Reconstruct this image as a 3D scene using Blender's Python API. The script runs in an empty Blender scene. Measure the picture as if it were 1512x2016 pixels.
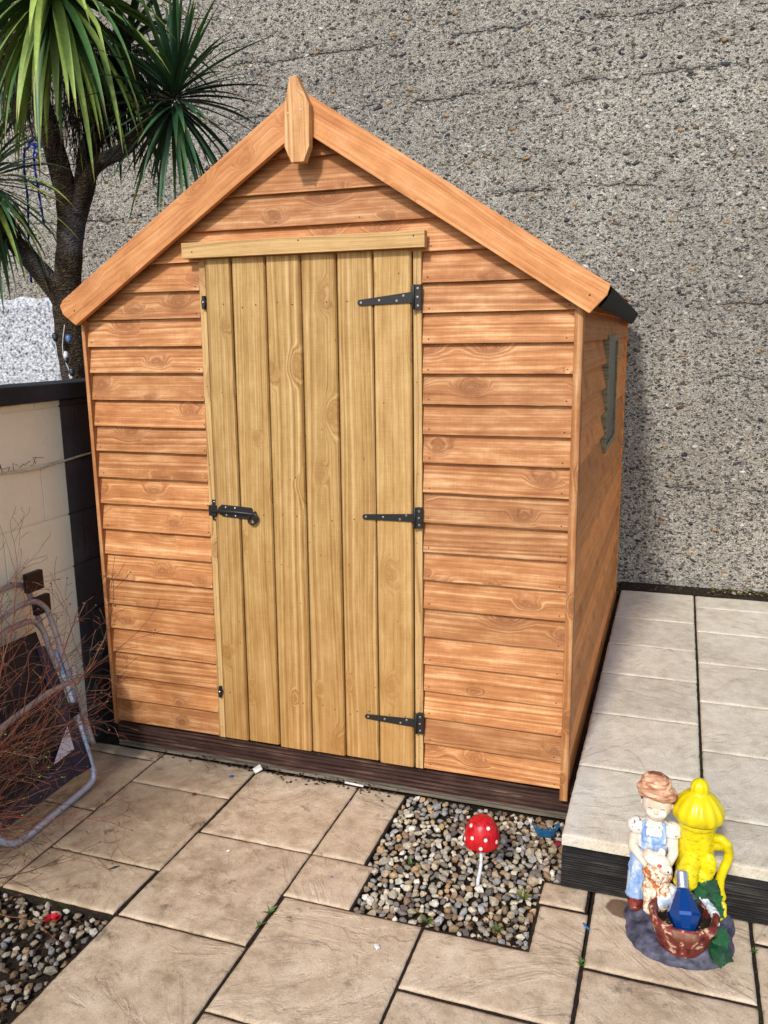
import bpy, bmesh, math, random
from mathutils import Vector, Matrix, noise
C = bpy.context.scene.collection
SC = bpy.context.scene
random.seed(7)
# ------------------------------------------------------------------ camera
PX, PY, PZ = 1.20803, -2.69475, 1.52525
YAW, PITCH, ROLL = -0.335791, 0.205202, -0.013798
fv = Vector((math.sin(YAW)*math.cos(PITCH), math.cos(YAW)*math.cos(PITCH), -math.sin(PITCH)))
rv = fv.cross(Vector((0, 0, 1))).normalized(); uv_ = rv.cross(fv)
r2 = rv*math.cos(ROLL)+uv_*math.sin(ROLL); u2 = -rv*math.sin(ROLL)+uv_*math.cos(ROLL)
cam = bpy.data.cameras.new('camera'); co = bpy.data.objects.new('camera', cam); C.objects.link(co)
m = Matrix((r2, u2, -fv)).transposed().to_4x4(); m.translation = Vector((PX, PY, PZ)); co.matrix_world = m
cam.sensor_fit = 'VERTICAL'; cam.sensor_height = 36; cam.lens = 36*1667.28/2016; cam.clip_end = 300; cam.clip_start = .02
SC.camera = co
# ------------------------------------------------------------------ light
SUN_DIR = Vector((.09, 1, -.78)).normalized()           # direction the light travels
elev = math.asin(-SUN_DIR.z); az = math.atan2(-SUN_DIR.x, -SUN_DIR.y)
w = bpy.data.worlds.new("World"); SC.world = w; w.use_nodes = True
nt = w.node_tree; bg = nt.nodes['Background']; sky = nt.nodes.new('ShaderNodeTexSky')
sky.sky_type = 'NISHITA'; sky.sun_disc = False; sky.sun_elevation = elev; sky.sun_rotation = az
sky.air_density = 1.0; sky.dust_density = 1.5; sky.ozone_density = 1.0
nt.links.new(sky.outputs[0], bg.inputs[0]); bg.inputs[1].default_value = .15
sl = bpy.data.lights.new('sun', 'SUN'); sl.energy = 2.4; sl.angle = math.radians(5.0); sl.color = (1, .965, .92)
so = bpy.data.objects.new('sun', sl); C.objects.link(so); so.rotation_euler = SUN_DIR.to_track_quat('-Z', 'Y').to_euler()
so.location = (-1, -4, 4)
SC.view_settings.view_transform = 'Standard'; SC.view_settings.look = 'None'; SC.view_settings.exposure = 0.27
SC.view_settings.gamma = 1

GZ = -.13; PZ2 = .035
# ------------------------------------------------------------------ material helpers
def lin(c):
    return tuple(((x/255)/12.92 if x/255 <= .04045 else ((x/255+.055)/1.055)**2.4) for x in c)+(1,)
class NT:
    def __init__(s, name):
        s.m = bpy.data.materials.new(name); s.m.use_nodes = True; s.t = s.m.node_tree
        s.b = s.t.nodes['Principled BSDF']; s.b.inputs['Specular IOR Level'].default_value = .3
    def n(s, typ, ins=None, **kw):
        d = s.t.nodes.new('ShaderNode'+typ)
        for k, v in kw.items(): setattr(d, k, v)
        for k, v in (ins or {}).items():
            if isinstance(v, bpy.types.NodeSocket): s.t.links.new(v, d.inputs[k])
            else: d.inputs[k].default_value = v
        return d
    def math(s, op, a, b=0, c=0, clamp=False):
        d = s.n('Math', {0: a, 1: b, 2: c}, operation=op); d.use_clamp = clamp; return d.outputs[0]
    def noise(s, vec, scale, detail=3, rough=.5, dist=0):
        return s.n('TexNoise', {'Vector': vec, 'Scale': scale, 'Detail': detail, 'Roughness': rough, 'Distortion': dist})
    def smooth(s, v, a, b, lo=0, hi=1):
        return s.n('MapRange', {0: v, 1: a, 2: b, 3: lo, 4: hi}, interpolation_type='SMOOTHSTEP').outputs[0]
    def mix(s, f, a, b, bt='MIX'):
        d = s.n('Mix', data_type='RGBA', blend_type=bt)
        for i, v in ((0, f), (6, a), (7, b)):
            if isinstance(v, bpy.types.NodeSocket): s.t.links.new(v, d.inputs[i])
            else: d.inputs[i].default_value = v
        return d.outputs[2]
    def ramp(s, f, stops, interp='LINEAR'):
        d = s.n('ValToRGB', {0: f}); e = d.color_ramp.elements; d.color_ramp.interpolation = interp
        while len(e) < len(stops): e.new(.5)
        for q, (p, c) in zip(e, stops): q.position = p; q.color = c
        return d.outputs[0]
    def bump(s, h, strength, dist, prev=None):
        i = {'Height': h, 'Strength': strength, 'Distance': dist}
        if prev is not None: i['Normal'] = prev
        return s.n('Bump', i).outputs[0]
    def out(s, col, rough=.7, nrm=None, metal=0, spec=None):
        for k, v in (('Base Color', col), ('Roughness', rough), ('Normal', nrm), ('Metallic', metal), ('Specular IOR Level', spec)):
            if v is None: continue
            if isinstance(v, bpy.types.NodeSocket): s.t.links.new(v, s.b.inputs[k])
            else: s.b.inputs[k].default_value = v
        return s.m
    def obj(s): return s.n('TexCoord').outputs['Object']

def G(v): return (v, v, v, 1)

def wood(name, dark, mid, light, knotc, freq=150, low=10, contrast=1.0, tone=.16, blotch=.5, knots=.62, rough=.6, stain=None):
    t = NT(name); uv = t.n('UVMap').outputs[0]
    sx = t.n('SeparateXYZ', {0: uv}); u, v = sx.outputs[0], sx.outputs[1]
    idx = t.math('FLOOR', t.math('DIVIDE', v, 7.0))
    wn = t.n('TexWhiteNoise', {'W': idx}, noise_dimensions='1D')
    uo = t.math('MULTIPLY_ADD', idx, 3.37, u)
    # low frequency drift of the rings along the board
    p1 = t.n('CombineXYZ', {0: t.math('MULTIPLY', uo, .9), 1: t.math('MULTIPLY', v, 5.0), 2: 0})
    lown = t.noise(p1.outputs[0], 1.0, 1, .4).outputs[0]
    # knots
    p2 = t.n('CombineXYZ', {0: t.math('MULTIPLY', uo, 5.0), 1: t.math('MULTIPLY', v, 9.0), 2: 0})
    wob = t.noise(p2.outputs[0], 3.0, 2)
    vm = t.n('VectorMath', {0: wob.outputs[1], 1: (.5, .5, .5)}, operation='SUBTRACT').outputs[0]
    vm = t.n('VectorMath', {0: vm, 3: .22}, operation='SCALE').outputs[0]
    p3 = t.n('VectorMath', {0: p2.outputs[0], 1: vm}, operation='ADD').outputs[0]
    vo = t.n('TexVoronoi', {'Vector': p3, 'Scale': 1.0, 'Randomness': .9}, voronoi_dimensions='2D')
    cs = t.n('SeparateColor', {0: vo.outputs['Color']})
    has = t.math('GREATER_THAN', cs.outputs[0], knots)
    rad = t.math('MULTIPLY_ADD', cs.outputs[1], .11, .05)
    dn = t.math('DIVIDE', vo.outputs['Distance'], rad)       # 1 at knot rim
    core = t.math('MULTIPLY', t.smooth(dn, 1.15, .8), has)
    halo = t.math('MULTIPLY', t.smooth(dn, 3.6, .6), has)
    g = t.math('MULTIPLY', v, freq)
    g = t.math('ADD', g, t.math('MULTIPLY', lown, low*2.4))
    g = t.math('ADD', g, t.math('MULTIPLY', halo, 7.0))
    gk = t.math('MULTIPLY', dn, 3.5)
    gm = t.n('Mix', {0: core, 2: g, 3: gk}).outputs[0]
    ring = t.n('TexNoise', {'W': gm, 'Scale': .55, 'Detail': 1.5, 'Roughness': .6}, noise_dimensions='1D').outputs[0]
    ps = t.n('CombineXYZ', {0: t.math('MULTIPLY', uo, 9.0), 1: t.math('MULTIPLY', v, 420.0), 2: 0})
    fine = t.noise(ps.outputs[0], 1.0, 3, .6).outputs[0]
    pb = t.n('CombineXYZ', {0: t.math('MULTIPLY', uo, 6.0), 1: t.math('MULTIPLY', v, 17.0), 2: 0})
    blo = t.noise(pb.outputs[0], 1.0, 5, .62, .15).outputs[0]
    # cross saw marks
    pc = t.n('CombineXYZ', {0: t.math('MULTIPLY', uo, 240.0), 1: t.math('MULTIPLY', v, 16.0), 2: 0})
    saw = t.noise(pc.outputs[0], 1.0, 2, .5).outputs[0]
    k = t.math('ADD', t.math('MULTIPLY', ring, .62*contrast), t.math('MULTIPLY', fine, .34))
    k = t.math('ADD', k, t.math('MULTIPLY', blo, blotch))
    k = t.math('ADD', k, t.math('MULTIPLY', saw, .09))
    k = t.math('SUBTRACT', k, .5*(.62*contrast+.34+blotch+.09)-.5)
    col = t.ramp(k, [(.28, dark), (.5, mid), (.72, light)])
    col = t.mix(t.math('MULTIPLY', halo, .35), col, knotc)
    kc = t.ramp(ring, [(.35, knotc), (.7, mid)])
    col = t.mix(t.math('MULTIPLY', core, .95), col, kc)
    tn = t.math('MULTIPLY_ADD', wn.outputs[0], tone*2, 1-tone)
    tc = t.n('CombineColor', {0: tn, 1: tn, 2: tn}).outputs[0]
    col = t.mix(1.0, col, tc, 'MULTIPLY')
    # little dents and pores
    ob = t.obj()
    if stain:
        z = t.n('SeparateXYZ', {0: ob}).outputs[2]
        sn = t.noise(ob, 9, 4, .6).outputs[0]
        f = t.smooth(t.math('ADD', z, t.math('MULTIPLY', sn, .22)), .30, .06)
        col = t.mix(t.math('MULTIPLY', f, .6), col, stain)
        f2 = t.smooth(t.math('ADD', z, t.math('MULTIPLY', blo, .5)), 1.5, .3); col = t.mix(t.math('MULTIPLY', f2, .30), col, lin((158, 104, 44)))  # wide browner tone, growing towards the bottom
    h = t.math('ADD', t.math('MULTIPLY', ring, .6), t.math('MULTIPLY', fine, .5))
    h = t.math('ADD', h, t.math('MULTIPLY', saw, .35))
    nb = t.bump(h, .35, .0012)
    ro = t.math('MULTIPLY_ADD', blo, -.25, rough+.12)
    return t.out(col, ro, nb)

M = {}
M['clad'] = wood('stained_cladding', lin((138, 84, 44)), lin((183, 123, 74)), lin((224, 179, 128)), lin((104, 54, 28)), low=3, tone=.17, blotch=.62, contrast=.72, knots=.60)
M['clad_bright'] = wood('bright_stained_boards', lin((160, 90, 38)), lin((212, 132, 66)), lin((236, 170, 100)), lin((120, 62, 30)), low=3, tone=.24, blotch=.25, contrast=.4, knots=.7)  # brighter copy of the cladding; the side wall's missing sunlight put into its colour
M['fascia'] = wood('fascia_pine', lin((158, 96, 50)), lin((204, 138, 84)), lin((226, 172, 118)), lin((150, 86, 44)), freq=120, low=6, tone=.05, blotch=.6, contrast=.75, knots=.7)
M['finial'] = wood('finial_pine', lin((166, 108, 62)), lin((208, 156, 102)), lin((232, 190, 140)), lin((150, 88, 46)), freq=170, low=6, tone=.02, knots=.9)
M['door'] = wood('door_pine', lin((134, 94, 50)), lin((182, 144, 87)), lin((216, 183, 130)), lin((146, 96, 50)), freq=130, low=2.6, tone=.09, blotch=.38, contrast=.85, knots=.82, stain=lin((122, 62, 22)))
M['frame'] = wood('frame_pine', lin((150, 110, 62)), lin((196, 158, 104)), lin((220, 188, 134)), lin((140, 90, 50)), tone=.05, blotch=.35, knots=.85, freq=160)
M['winframe'] = wood('window_pine', lin((84, 80, 60)), lin((124, 118, 92)), lin((156, 148, 120)), lin((90, 70, 50)), tone=.05, blotch=.4, knots=.95)
def plain(name, c, rough=.6, metal=0, sc=60, var=.25, bump=.15, spec=.3):
    t = NT(name); o = t.obj(); n1 = t.noise(o, sc, 4, .6).outputs[0]
    a = tuple(x*(1-var) for x in c[:3])+(1,); b = tuple(min(1, x*(1+var)) for x in c[:3])+(1,)
    return t.out(t.ramp(n1, [(.3, a), (.7, b)]), rough, t.bump(n1, bump, .002), metal, spec)
M['black_iron'] = plain('black_iron', G(.012), .48, 0, 200, .3, .1, .5)
M['screw'] = plain('screw_zinc', G(.55), .3, .9, 300, .2)
M['nail'] = plain('nail_rust', lin((70, 38, 24)), .8)
M['gap'] = plain('dark_interior', G(.012), .9)
M['felt'] = plain('roof_felt', G(.022), .95, 0, 700, .6, .8)
def felt():
    t = NT('mineral_felt'); o = t.obj(); n = t.noise(o, 900, 2, .8).outputs[0]
    return t.out(t.ramp(n, [(.35, G(.010)), (.68, G(.06)), (.8, G(.16))]), .9, t.bump(n, .8, .002))
M['felt'] = felt()
def glass():
    t = NT('window_glass'); return t.out((.012, .016, .012, 1), .30, None, 0, .25)
M['glass'] = glass()

# deck board (ribbed, weathered) and sleeper
def deckmat(name, cols, sc):
    t = NT(name); o = t.obj(); s = t.n('SeparateXYZ', {0: o})
    v = t.n('CombineXYZ', {0: t.math('MULTIPLY', s.outputs[0], 4), 1: t.math('MULTIPLY', s.outputs[1], 4), 2: t.math('MULTIPLY', s.outputs[2], 120)})
    n1 = t.noise(v.outputs[0], 1.0, 5, .65).outputs[0]
    n2 = t.noise(o, 5, 4, .6).outputs[0]
    k = t.math('ADD', t.math('MULTIPLY', n1, .6), t.math('MULTIPLY', n2, .4))
    c_ = t.ramp(k, [(.33, cols[0]), (.5, cols[1]), (.6, cols[2]), (.70, cols[3])])
    if name == 'weathered_decking': c_ = t.mix(t.smooth(t.math('ADD', s.outputs[2], t.math('MULTIPLY', n2, .05)), .048, .030), c_, t.ramp(k, [(.33, lin((74, 66, 56))), (.5, lin((118, 110, 96))), (.65, lin((168, 160, 144)))]))
    return t.out(c_, .85, t.bump(n1, .6, .003))
M['deck'] = deckmat('weathered_decking', [lin((30, 20, 18)), lin((66, 44, 38)), lin((96, 72, 62)), lin((158, 146, 128))], 1)
M['sleeper'] = deckmat('tarred_sleeper', [lin((18, 17, 17)), lin((38, 36, 35)), lin((70, 67, 64)), lin((140, 136, 128))], 1)

def concrete():
    t = NT('pebble_concrete'); o = t.obj()
    wv = t.noise(o, 14, 3, .6)
    d = t.n('VectorMath', {0: wv.outputs[1], 3: .022}, operation='SCALE').outputs[0]
    p = t.n('VectorMath', {0: o, 1: d}, operation='ADD').outputs[0]
    p = t.n('VectorMath', {0: p, 1: (1, 1, 1.6)}, operation='MULTIPLY').outputs[0]
    va = t.n('TexVoronoi', {'Vector': p, 'Scale': 75.0}); vb = t.n('TexVoronoi', {'Vector': p, 'Scale': 34.0}); vc = t.n('TexVoronoi', {'Vector': p, 'Scale': 150.0})
    ca = t.n('SeparateColor', {0: va.outputs['Color']}); cb = t.n('SeparateColor', {0: vb.outputs['Color']}); cc = t.n('SeparateColor', {0: vc.outputs['Color']})
    patch = t.noise(o, .9, 6, .65).outputs[0]; mid = t.noise(o, 22, 5, .7).outputs[0]; fine = t.noise(p, 105, 4, .8).outputs[0]
    base = t.ramp(t.math('ADD', t.math('MULTIPLY', patch, .55), t.math('MULTIPLY', mid, .45)),
                  [(.34, lin((142, 137, 128))), (.5, lin((184, 178, 166))), (.66, lin((218, 211, 197)))])
    fin = t.ramp(fine, [(.34, G(.10)), (.46, G(.75)), (.56, G(1.15)), (.66, G(2.1))]); base = t.mix(.9, base, fin, 'MULTIPLY')
    sm = t.ramp(cc.outputs[0], [(0, lin((66, 64, 62))), (.25, lin((126, 118, 108))), (.7, lin((172, 164, 152))), (1, lin((222, 218, 208)))])
    fs = t.math('MULTIPLY', t.smooth(vc.outputs['Distance'], .5, .3), .5); base = t.mix(fs, base, sm)
    stone = t.ramp(ca.outputs[1], [(0, lin((52, 54, 58))), (.2, lin((92, 90, 86))), (.42, lin((140, 132, 118))), (.62, lin((168, 158, 142))), (.78, lin((150, 118, 84))), (.9, lin((186, 182, 174))), (1, lin((226, 224, 218)))])
    fa = t.math('MULTIPLY', t.smooth(va.outputs['Distance'], .46, .36), t.math('GREATER_THAN', ca.outputs[0], .58))
    base = t.mix(t.math('MULTIPLY', fa, .85), base, stone)
    stb = t.ramp(cb.outputs[1], [(0, lin((50, 52, 58))), (.3, lin((104, 100, 94))), (.6, lin((150, 140, 124))), (1, lin((196, 190, 180)))])
    fb = t.math('MULTIPLY', t.smooth(vb.outputs['Distance'], .42, .34), t.math('GREATER_THAN', cb.outputs[0], .80)); base = t.mix(fb, base, stb)
    # dark pits
    pit = t.noise(p, 46, 4, .7).outputs[0]; pf = t.smooth(pit, .44, .34); base = t.mix(t.math('MULTIPLY', pf, .85), base, lin((46, 42, 38)))
    # lift joints between pours
    s = t.n('SeparateXYZ', {0: o}); xs = t.n('CombineXYZ', {0: s.outputs[0], 1: 0, 2: 0})
    crack = None; cs = t.n('CombineXYZ', {0: t.math('MULTIPLY', s.outputs[0], 1), 1: 0, 2: t.math('MULTIPLY', s.outputs[2], .6)}).outputs[0]
    wig = t.math('MULTIPLY', t.math('SUBTRACT', t.noise(cs, 2.6, 6, .68).outputs[0], .5), .16)
    for z0 in (.76, 1.40, 1.81, 2.46, 3.01, 3.33):
        a = t.math('ABSOLUTE', t.math('SUBTRACT', t.math('ADD', s.outputs[2], wig), z0))
        f = t.math('ADD', t.smooth(a, .006, .001), t.math('MULTIPLY', t.smooth(a, .03, .0), .35))
        crack = f if crack is None else t.math('MAXIMUM', crack, f)
    gate = t.smooth(t.noise(o, 1.3, 5, .75).outputs[0], .44, .56)
    crack = t.math('MULTIPLY', crack, gate)
    base = t.mix(t.math('MULTIPLY', crack, .55), base, lin((46, 44, 42)))
    # damp mossy foot of the wall
    ft = t.smooth(t.math('ADD', s.outputs[2], t.math('MULTIPLY', mid, .2)), .22, .07)
    base = t.mix(t.math('MULTIPLY', ft, .55), base, lin((62, 56, 40)))
    h = t.math('ADD', t.math('MULTIPLY', fine, .45), t.math('MULTIPLY', mid, 1.0))
    h = t.math('ADD', h, t.math('MULTIPLY', fa, .6)); h = t.math('ADD', h, t.math('MULTIPLY', fb, .9))
    h = t.math('SUBTRACT', h, t.math('MULTIPLY', crack, 1.3)); h = t.math('SUBTRACT', h, t.math('MULTIPLY', pf, .9))
    return t.out(base, .92, t.bump(h, 1.0, .022))
M['concrete'] = concrete()
def whitecast():
    t = NT('white_masonry_paint'); o = t.obj(); n1 = t.noise(o, 42, 4, .65).outputs[0]; n2 = t.noise(o, 5, 3).outputs[0]
    v = t.n('TexVoronoi', {'Vector': o, 'Scale': 48.0}).outputs['Distance']
    col = t.ramp(n1, [(.34, lin((70, 72, 78))), (.45, lin((170, 174, 180))), (.6, lin((214, 216, 220)))])
    col = t.mix(t.smooth(n2, .62, .8), col, lin((150, 146, 130)))
    return t.out(col, .8, t.bump(t.math('ADD', n1, t.math('MULTIPLY', v, -.7)), 1.0, .014))
M['white'] = whitecast()
def blockpaint(name, c, c2):
    t = NT(name); o = t.obj(); n1 = t.noise(o, 130, 4, .7).outputs[0]; n2 = t.noise(o, 3.5, 5, .6).outputs[0]
    col = t.mix(t.smooth(n2, .42, .75), c, c2); col = t.mix(t.smooth(n1, .36, .26), col, tuple(x*.55 for x in c[:3])+(1,))
    return t.out(col, .75, t.bump(t.math('ADD', n1, t.math('MULTIPLY', t.noise(o, 40, 3).outputs[0], .8)), .7, .005))
M['cream'] = blockpaint('cream_masonry_paint', lin((244, 236, 212)), lin((236, 231, 204)))
M['darkpaint'] = blockpaint('charcoal_masonry_paint', lin((60, 58, 62)), lin((84, 80, 82)))
M['coping'] = blockpaint('charcoal_coping_paint', lin((36, 38, 44)), lin((54, 56, 62)))

def slab(name, a, b, c, stainy):
    t = NT(name); o = t.obj(); uv = t.n('UVMap').outputs[0]
    sid = t.n('SeparateXYZ', {0: uv}).outputs[0]
    wn = t.n('TexWhiteNoise', {'W': sid}, noise_dimensions='1D')
    off = t.n('VectorMath', {0: wn.outputs[1], 3: 9.0}, operation='SCALE').outputs[0]
    # orientation of the riven layers differs per slab
    ang = t.math('MULTIPLY', wn.outputs[0], 6.28)
    rot = t.n('VectorRotate', {'Vector': o, 'Angle': ang}, rotation_type='Z_AXIS').outputs[0]
    p = t.n('VectorMath', {0: rot, 1: off}, operation='ADD').outputs[0]
    st = t.n('VectorMath', {0: p, 1: (1.0, 1.5, 1)}, operation='MULTIPLY').outputs[0]
    n1 = t.noise(st, 1.9, 6, .58, 1.2).outputs[0]
    q = t.math('MULTIPLY', n1, 8.0); fr = t.math('FRACT', q); ter = t.math('ADD', t.math('FLOOR', q), t.smooth(fr, .55, 1.0))
    edge = t.math('MULTIPLY', t.smooth(fr, .70, .86), t.smooth(fr, 1.0, .88))
    n2 = t.noise(o, 170, 4, .7).outputs[0]; n3 = t.noise(o, 3.4, 5, .65).outputs[0]; n4 = t.noise(o, 18, 5, .65).outputs[0]
    col = t.ramp(t.math('ADD', t.math('MULTIPLY', n4, .6), t.math('MULTIPLY', n3, .4)), [(.34, a), (.5, b), (.66, c)])
    col = t.mix(t.math('MULTIPLY', edge, .12), col, tuple(x*.5 for x in a[:3])+(1,))
    sp = t.ramp(n2, [(.27, G(.45)), (.42, G(.95)), (.74, G(1.25))]); col = t.mix(.8, col, sp, 'MULTIPLY')
    tn = t.math('MULTIPLY_ADD', wn.outputs[0], .16, .92); tc = t.n('CombineColor', {0: tn, 1: tn, 2: t.math('MULTIPLY', tn, .99)}).outputs[0]
    col = t.mix(1.0, col, tc, 'MULTIPLY')
    s = t.n('SeparateXYZ', {0: o})
    if stainy:
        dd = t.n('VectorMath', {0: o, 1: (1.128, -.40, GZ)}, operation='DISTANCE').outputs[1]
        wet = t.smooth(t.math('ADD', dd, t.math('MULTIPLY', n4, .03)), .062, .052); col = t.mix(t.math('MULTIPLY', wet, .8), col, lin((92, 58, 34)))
        # algae and dirt patches, and a browner tone towards the left
        al = t.smooth(t.noise(o, 5.0, 5, .7).outputs[0], .56, .72); col = t.mix(t.math('MULTIPLY', al, .45), col, lin((112, 96, 62)))
        g = t.smooth(t.math('ADD', s.outputs[0], t.math('MULTIPLY', t.math('SUBTRACT', n4, .5), .5)), .0, -.5)
        col = t.mix(t.math('MULTIPLY', g, .30), col, lin((112, 94, 70)))
        dk = t.smooth(t.noise(o, 12.0, 5, .7).outputs[0], .59, .72); col = t.mix(t.math('MULTIPLY', dk, .6), col, lin((58, 48, 40)))
    else:
        dk = t.smooth(t.noise(o, 9.0, 5, .7).outputs[0], .62, .76); col = t.mix(t.math('MULTIPLY', dk, .35), col, lin((96, 90, 82)))
        lt = t.smooth(s.outputs[0], 1.03, 1.00); col = t.mix(t.math('MULTIPLY', lt, .35), col, lin((196, 194, 190)))
    h = t.math('ADD', t.math('MULTIPLY', ter, .9), t.math('MULTIPLY', n2, .35)); h = t.math('ADD', h, t.math('MULTIPLY', n4, .5))
    return t.out(col, .85, t.bump(h, .62, .0042))
M['slab'] = slab('riven_buff_paving', lin((166, 143, 118)), lin((200, 177, 150)), lin((218, 198, 173)), True)
M['slab2'] = slab('riven_grey_paving', lin((186, 175, 156)), lin((210, 200, 181)), lin((224, 216, 200)), False)
def soil():
    t = NT('dark_soil'); o = t.obj(); n1 = t.noise(o, 90, 5, .8).outputs[0]; n2 = t.noise(o, 14, 4, .6).outputs[0]
    col = t.ramp(n1, [(.35, lin((22, 16, 12))), (.55, lin((52, 38, 28))), (.72, lin((104, 80, 58)))])
    col = t.mix(t.math('MULTIPLY', t.smooth(n2, .56, .68), .7), col, lin((52, 66, 24)))
    return t.out(col, .95, t.bump(n1, 1, .012))
M['soil'] = soil()
def vcol(name, rough=.8, var=.3, sc=120, bump=.5, spec=.3):
    t = NT(name); a = t.n('VertexColor', layer_name='Col').outputs[0]; o = t.obj(); n = t.noise(o, sc, 4, .65).outputs[0]
    col = t.mix(1.0, a, t.ramp(n, [(.3, G(1-var)), (.7, G(1+var))]), 'MULTIPLY')
    return t.out(col, rough, t.bump(n, bump, .003), 0, spec)
M['stone'] = vcol('mixed_pebbles'); M['leaf'] = vcol('palm_leaf', .42, .18, 40, .1, .45); M['twig'] = vcol('red_twig', .7, .3, 80, .3)

# ------------------------------------------------------------------ mesh helpers
class MB:
    def __init__(s): s.v = []; s.f = []; s.uv = []; s.mi = []; s.c = []; s.sm = []
    def face(s, idx, uvs=None, mi=0, col=None, smooth=False):
        s.f.append(tuple(idx)); s.uv.append(uvs or [(0, 0)]*len(idx)); s.mi.append(mi); s.c.append(col or (1, 1, 1, 1)); s.sm.append(bool(smooth))
    def board(s, O, U, V, N, poly, tf, tb=0.0, idx=0, mi=0, uvswap=False):
        """prism from a 2D polygon (u,v); front at tf(v) along N, back at tb"""
        O, U, V, N = Vector(O), Vector(U), Vector(V), Vector(N); n = len(poly); b = len(s.v)
        f = tf if callable(tf) else (lambda v: tf)
        for (u, v) in poly: s.v.append(O+U*u+V*v+N*f(v))
        for (u, v) in poly: s.v.append(O+U*u+V*v+N*tb)
        o = 7.0*idx+1.0
        w = (lambda u, v: (v, u+o)) if uvswap else (lambda u, v: (u, v+o))
        flip = U.cross(V).dot(N) < 0
        def add(ix, uvs): 
            if flip: ix = ix[::-1]; uvs = uvs[::-1]
            s.face(ix, uvs, mi)
        add([b+i for i in range(n)], [w(*p) for p in poly])
        add([b+n+i for i in range(n-1, -1, -1)], [w(*poly[i]) for i in range(n-1, -1, -1)])
        for i in range(n):
            j = (i+1) % n; du = abs(poly[i][0]-poly[j][0]); dv = abs(poly[i][1]-poly[j][1])
            def e(p, t): return w(p[0], p[1]+t) if du >= dv else w(p[0]+t, p[1])
            add([b+i, b+n+i, b+n+j, b+j], [e(poly[i], 0), e(poly[i], .02), e(poly[j], .02), e(poly[j], 0)])
    def box(s, x0, x1, y0, y1, z0, z1, idx=0, mi=0, long='x'):
        if long == 'x': s.board((0, y0, 0), (1, 0, 0), (0, 0, 1), (0, -1, 0), [(x0, z0), (x1, z0), (x1, z1), (x0, z1)], 0, -(y1-y0), idx, mi)
        elif long == 'z': s.board((0, y0, 0), (1, 0, 0), (0, 0, 1), (0, -1, 0), [(x0, z0), (x1, z0), (x1, z1), (x0, z1)], 0, -(y1-y0), idx, mi, True)
        else: s.board((x0, 0, 0), (0, 1, 0), (0, 0, 1), (-1, 0, 0), [(y0, z0), (y1, z0), (y1, z1), (y0, z1)], 0, -(x1-x0), idx, mi)
    def disc(s, c, n, r, h, k=8, mi=0, col=None):
        c, n = Vector(c), Vector(n).normalized(); a = n.orthogonal().normalized(); d = n.cross(a); b = len(s.v)
        for i in range(k):
            q = 2*math.pi*i/k; e = a*math.cos(q)+d*math.sin(q); s.v.append(c+e*r); 
        for i in range(k):
            q = 2*math.pi*i/k; e = a*math.cos(q)+d*math.sin(q); s.v.append(c+e*r*.8+n*h)
        s.face([b+k+i for i in range(k)], None, mi, col)
        for i in range(k): j = (i+1) % k; s.face([b+i, b+j, b+k+j, b+k+i], None, mi, col)
    def tube(s, pts, rad, k=8, mi=0, col=None, cap=True, smooth=True):
        pts = [Vector(p) for p in pts]; rs = rad if isinstance(rad, (list, tuple)) else [rad]*len(pts); b = len(s.v); ref = None
        for i, p in enumerate(pts):
            t = (pts[min(i+1, len(pts)-1)]-pts[max(i-1, 0)]); t = t.normalized() if t.length > 1e-9 else Vector((0, 0, 1))
            if ref is None: ref = t.orthogonal().normalized()
            ref = (ref-t*ref.dot(t)); ref = ref.normalized() if ref.length > 1e-6 else t.orthogonal().normalized(); d = t.cross(ref)
            for j in range(k):
                q = 2*math.pi*j/k; s.v.append(p+(ref*math.cos(q)+d*math.sin(q))*rs[i])
        for i in range(len(pts)-1):
            for j in range(k):
                j2 = (j+1) % k; s.face([b+i*k+j, b+i*k+j2, b+(i+1)*k+j2, b+(i+1)*k+j], None, mi, col, smooth)
        if cap:
            s.face([b+j for j in range(k-1, -1, -1)], None, mi, col); s.face([b+(len(pts)-1)*k+j for j in range(k)], None, mi, col)
    def lathe(s, prof, O, k=24, mi=0, col=None, smooth=True, fn=None):
        """prof: (r,z) bottom to top"""
        b = len(s.v); O = Vector(O)
        for i, (r, z) in enumerate(prof):
            for j in range(k):
                a = 2*math.pi*j/k; rr = r*(fn(a, i) if fn else 1); s.v.append(O+Vector((rr*math.cos(a), rr*math.sin(a), z)))
        for i in range(len(prof)-1):
            for j in range(k):
                j2 = (j+1) % k; s.face([b+i*k+j, b+i*k+j2, b+(i+1)*k+j2, b+(i+1)*k+j], None, mi, col, smooth)
    def build(s, name, mat, parent=None, loc=None):
        me = bpy.data.meshes.new(name); org = Vector(loc) if loc else Vector((0, 0, 0))
        if parent is not None: org = parent['_w'] if False else Vector(parent.location)
        me.from_pydata([tuple(Vector(v)-org) for v in s.v], [], s.f)
        l = me.uv_layers.new(name='UVMap'); vals = []
        for u in s.uv:
            for a in u: vals += [a[0], a[1]]
        l.data.foreach_set('uv', vals)
        if any(c != (1, 1, 1, 1) for c in s.c):
            ca = me.color_attributes.new('Col', 'FLOAT_COLOR', 'CORNER'); vals = []
            for f, c in zip(s.f, s.c): vals += list(c)*len(f)
            ca.data.foreach_set('color', vals)
        for mm in (mat if isinstance(mat, list) else [mat]): me.materials.append(mm)
        me.polygons.foreach_set('material_index', s.mi); me.polygons.foreach_set('use_smooth', s.sm); me.update()
        o = bpy.data.objects.new(name, me); C.objects.link(o)
        if parent is not None: o.parent = parent          # parents are unrotated; parts keep coordinates relative to them
        else: o.location = org
        return o
def tag(o, label=None, cat=None, group=None, kind=None):
    for k, v in (('label', label), ('category', cat), ('group', group), ('kind', kind)):
        if v: o[k] = v
    return o
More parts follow.
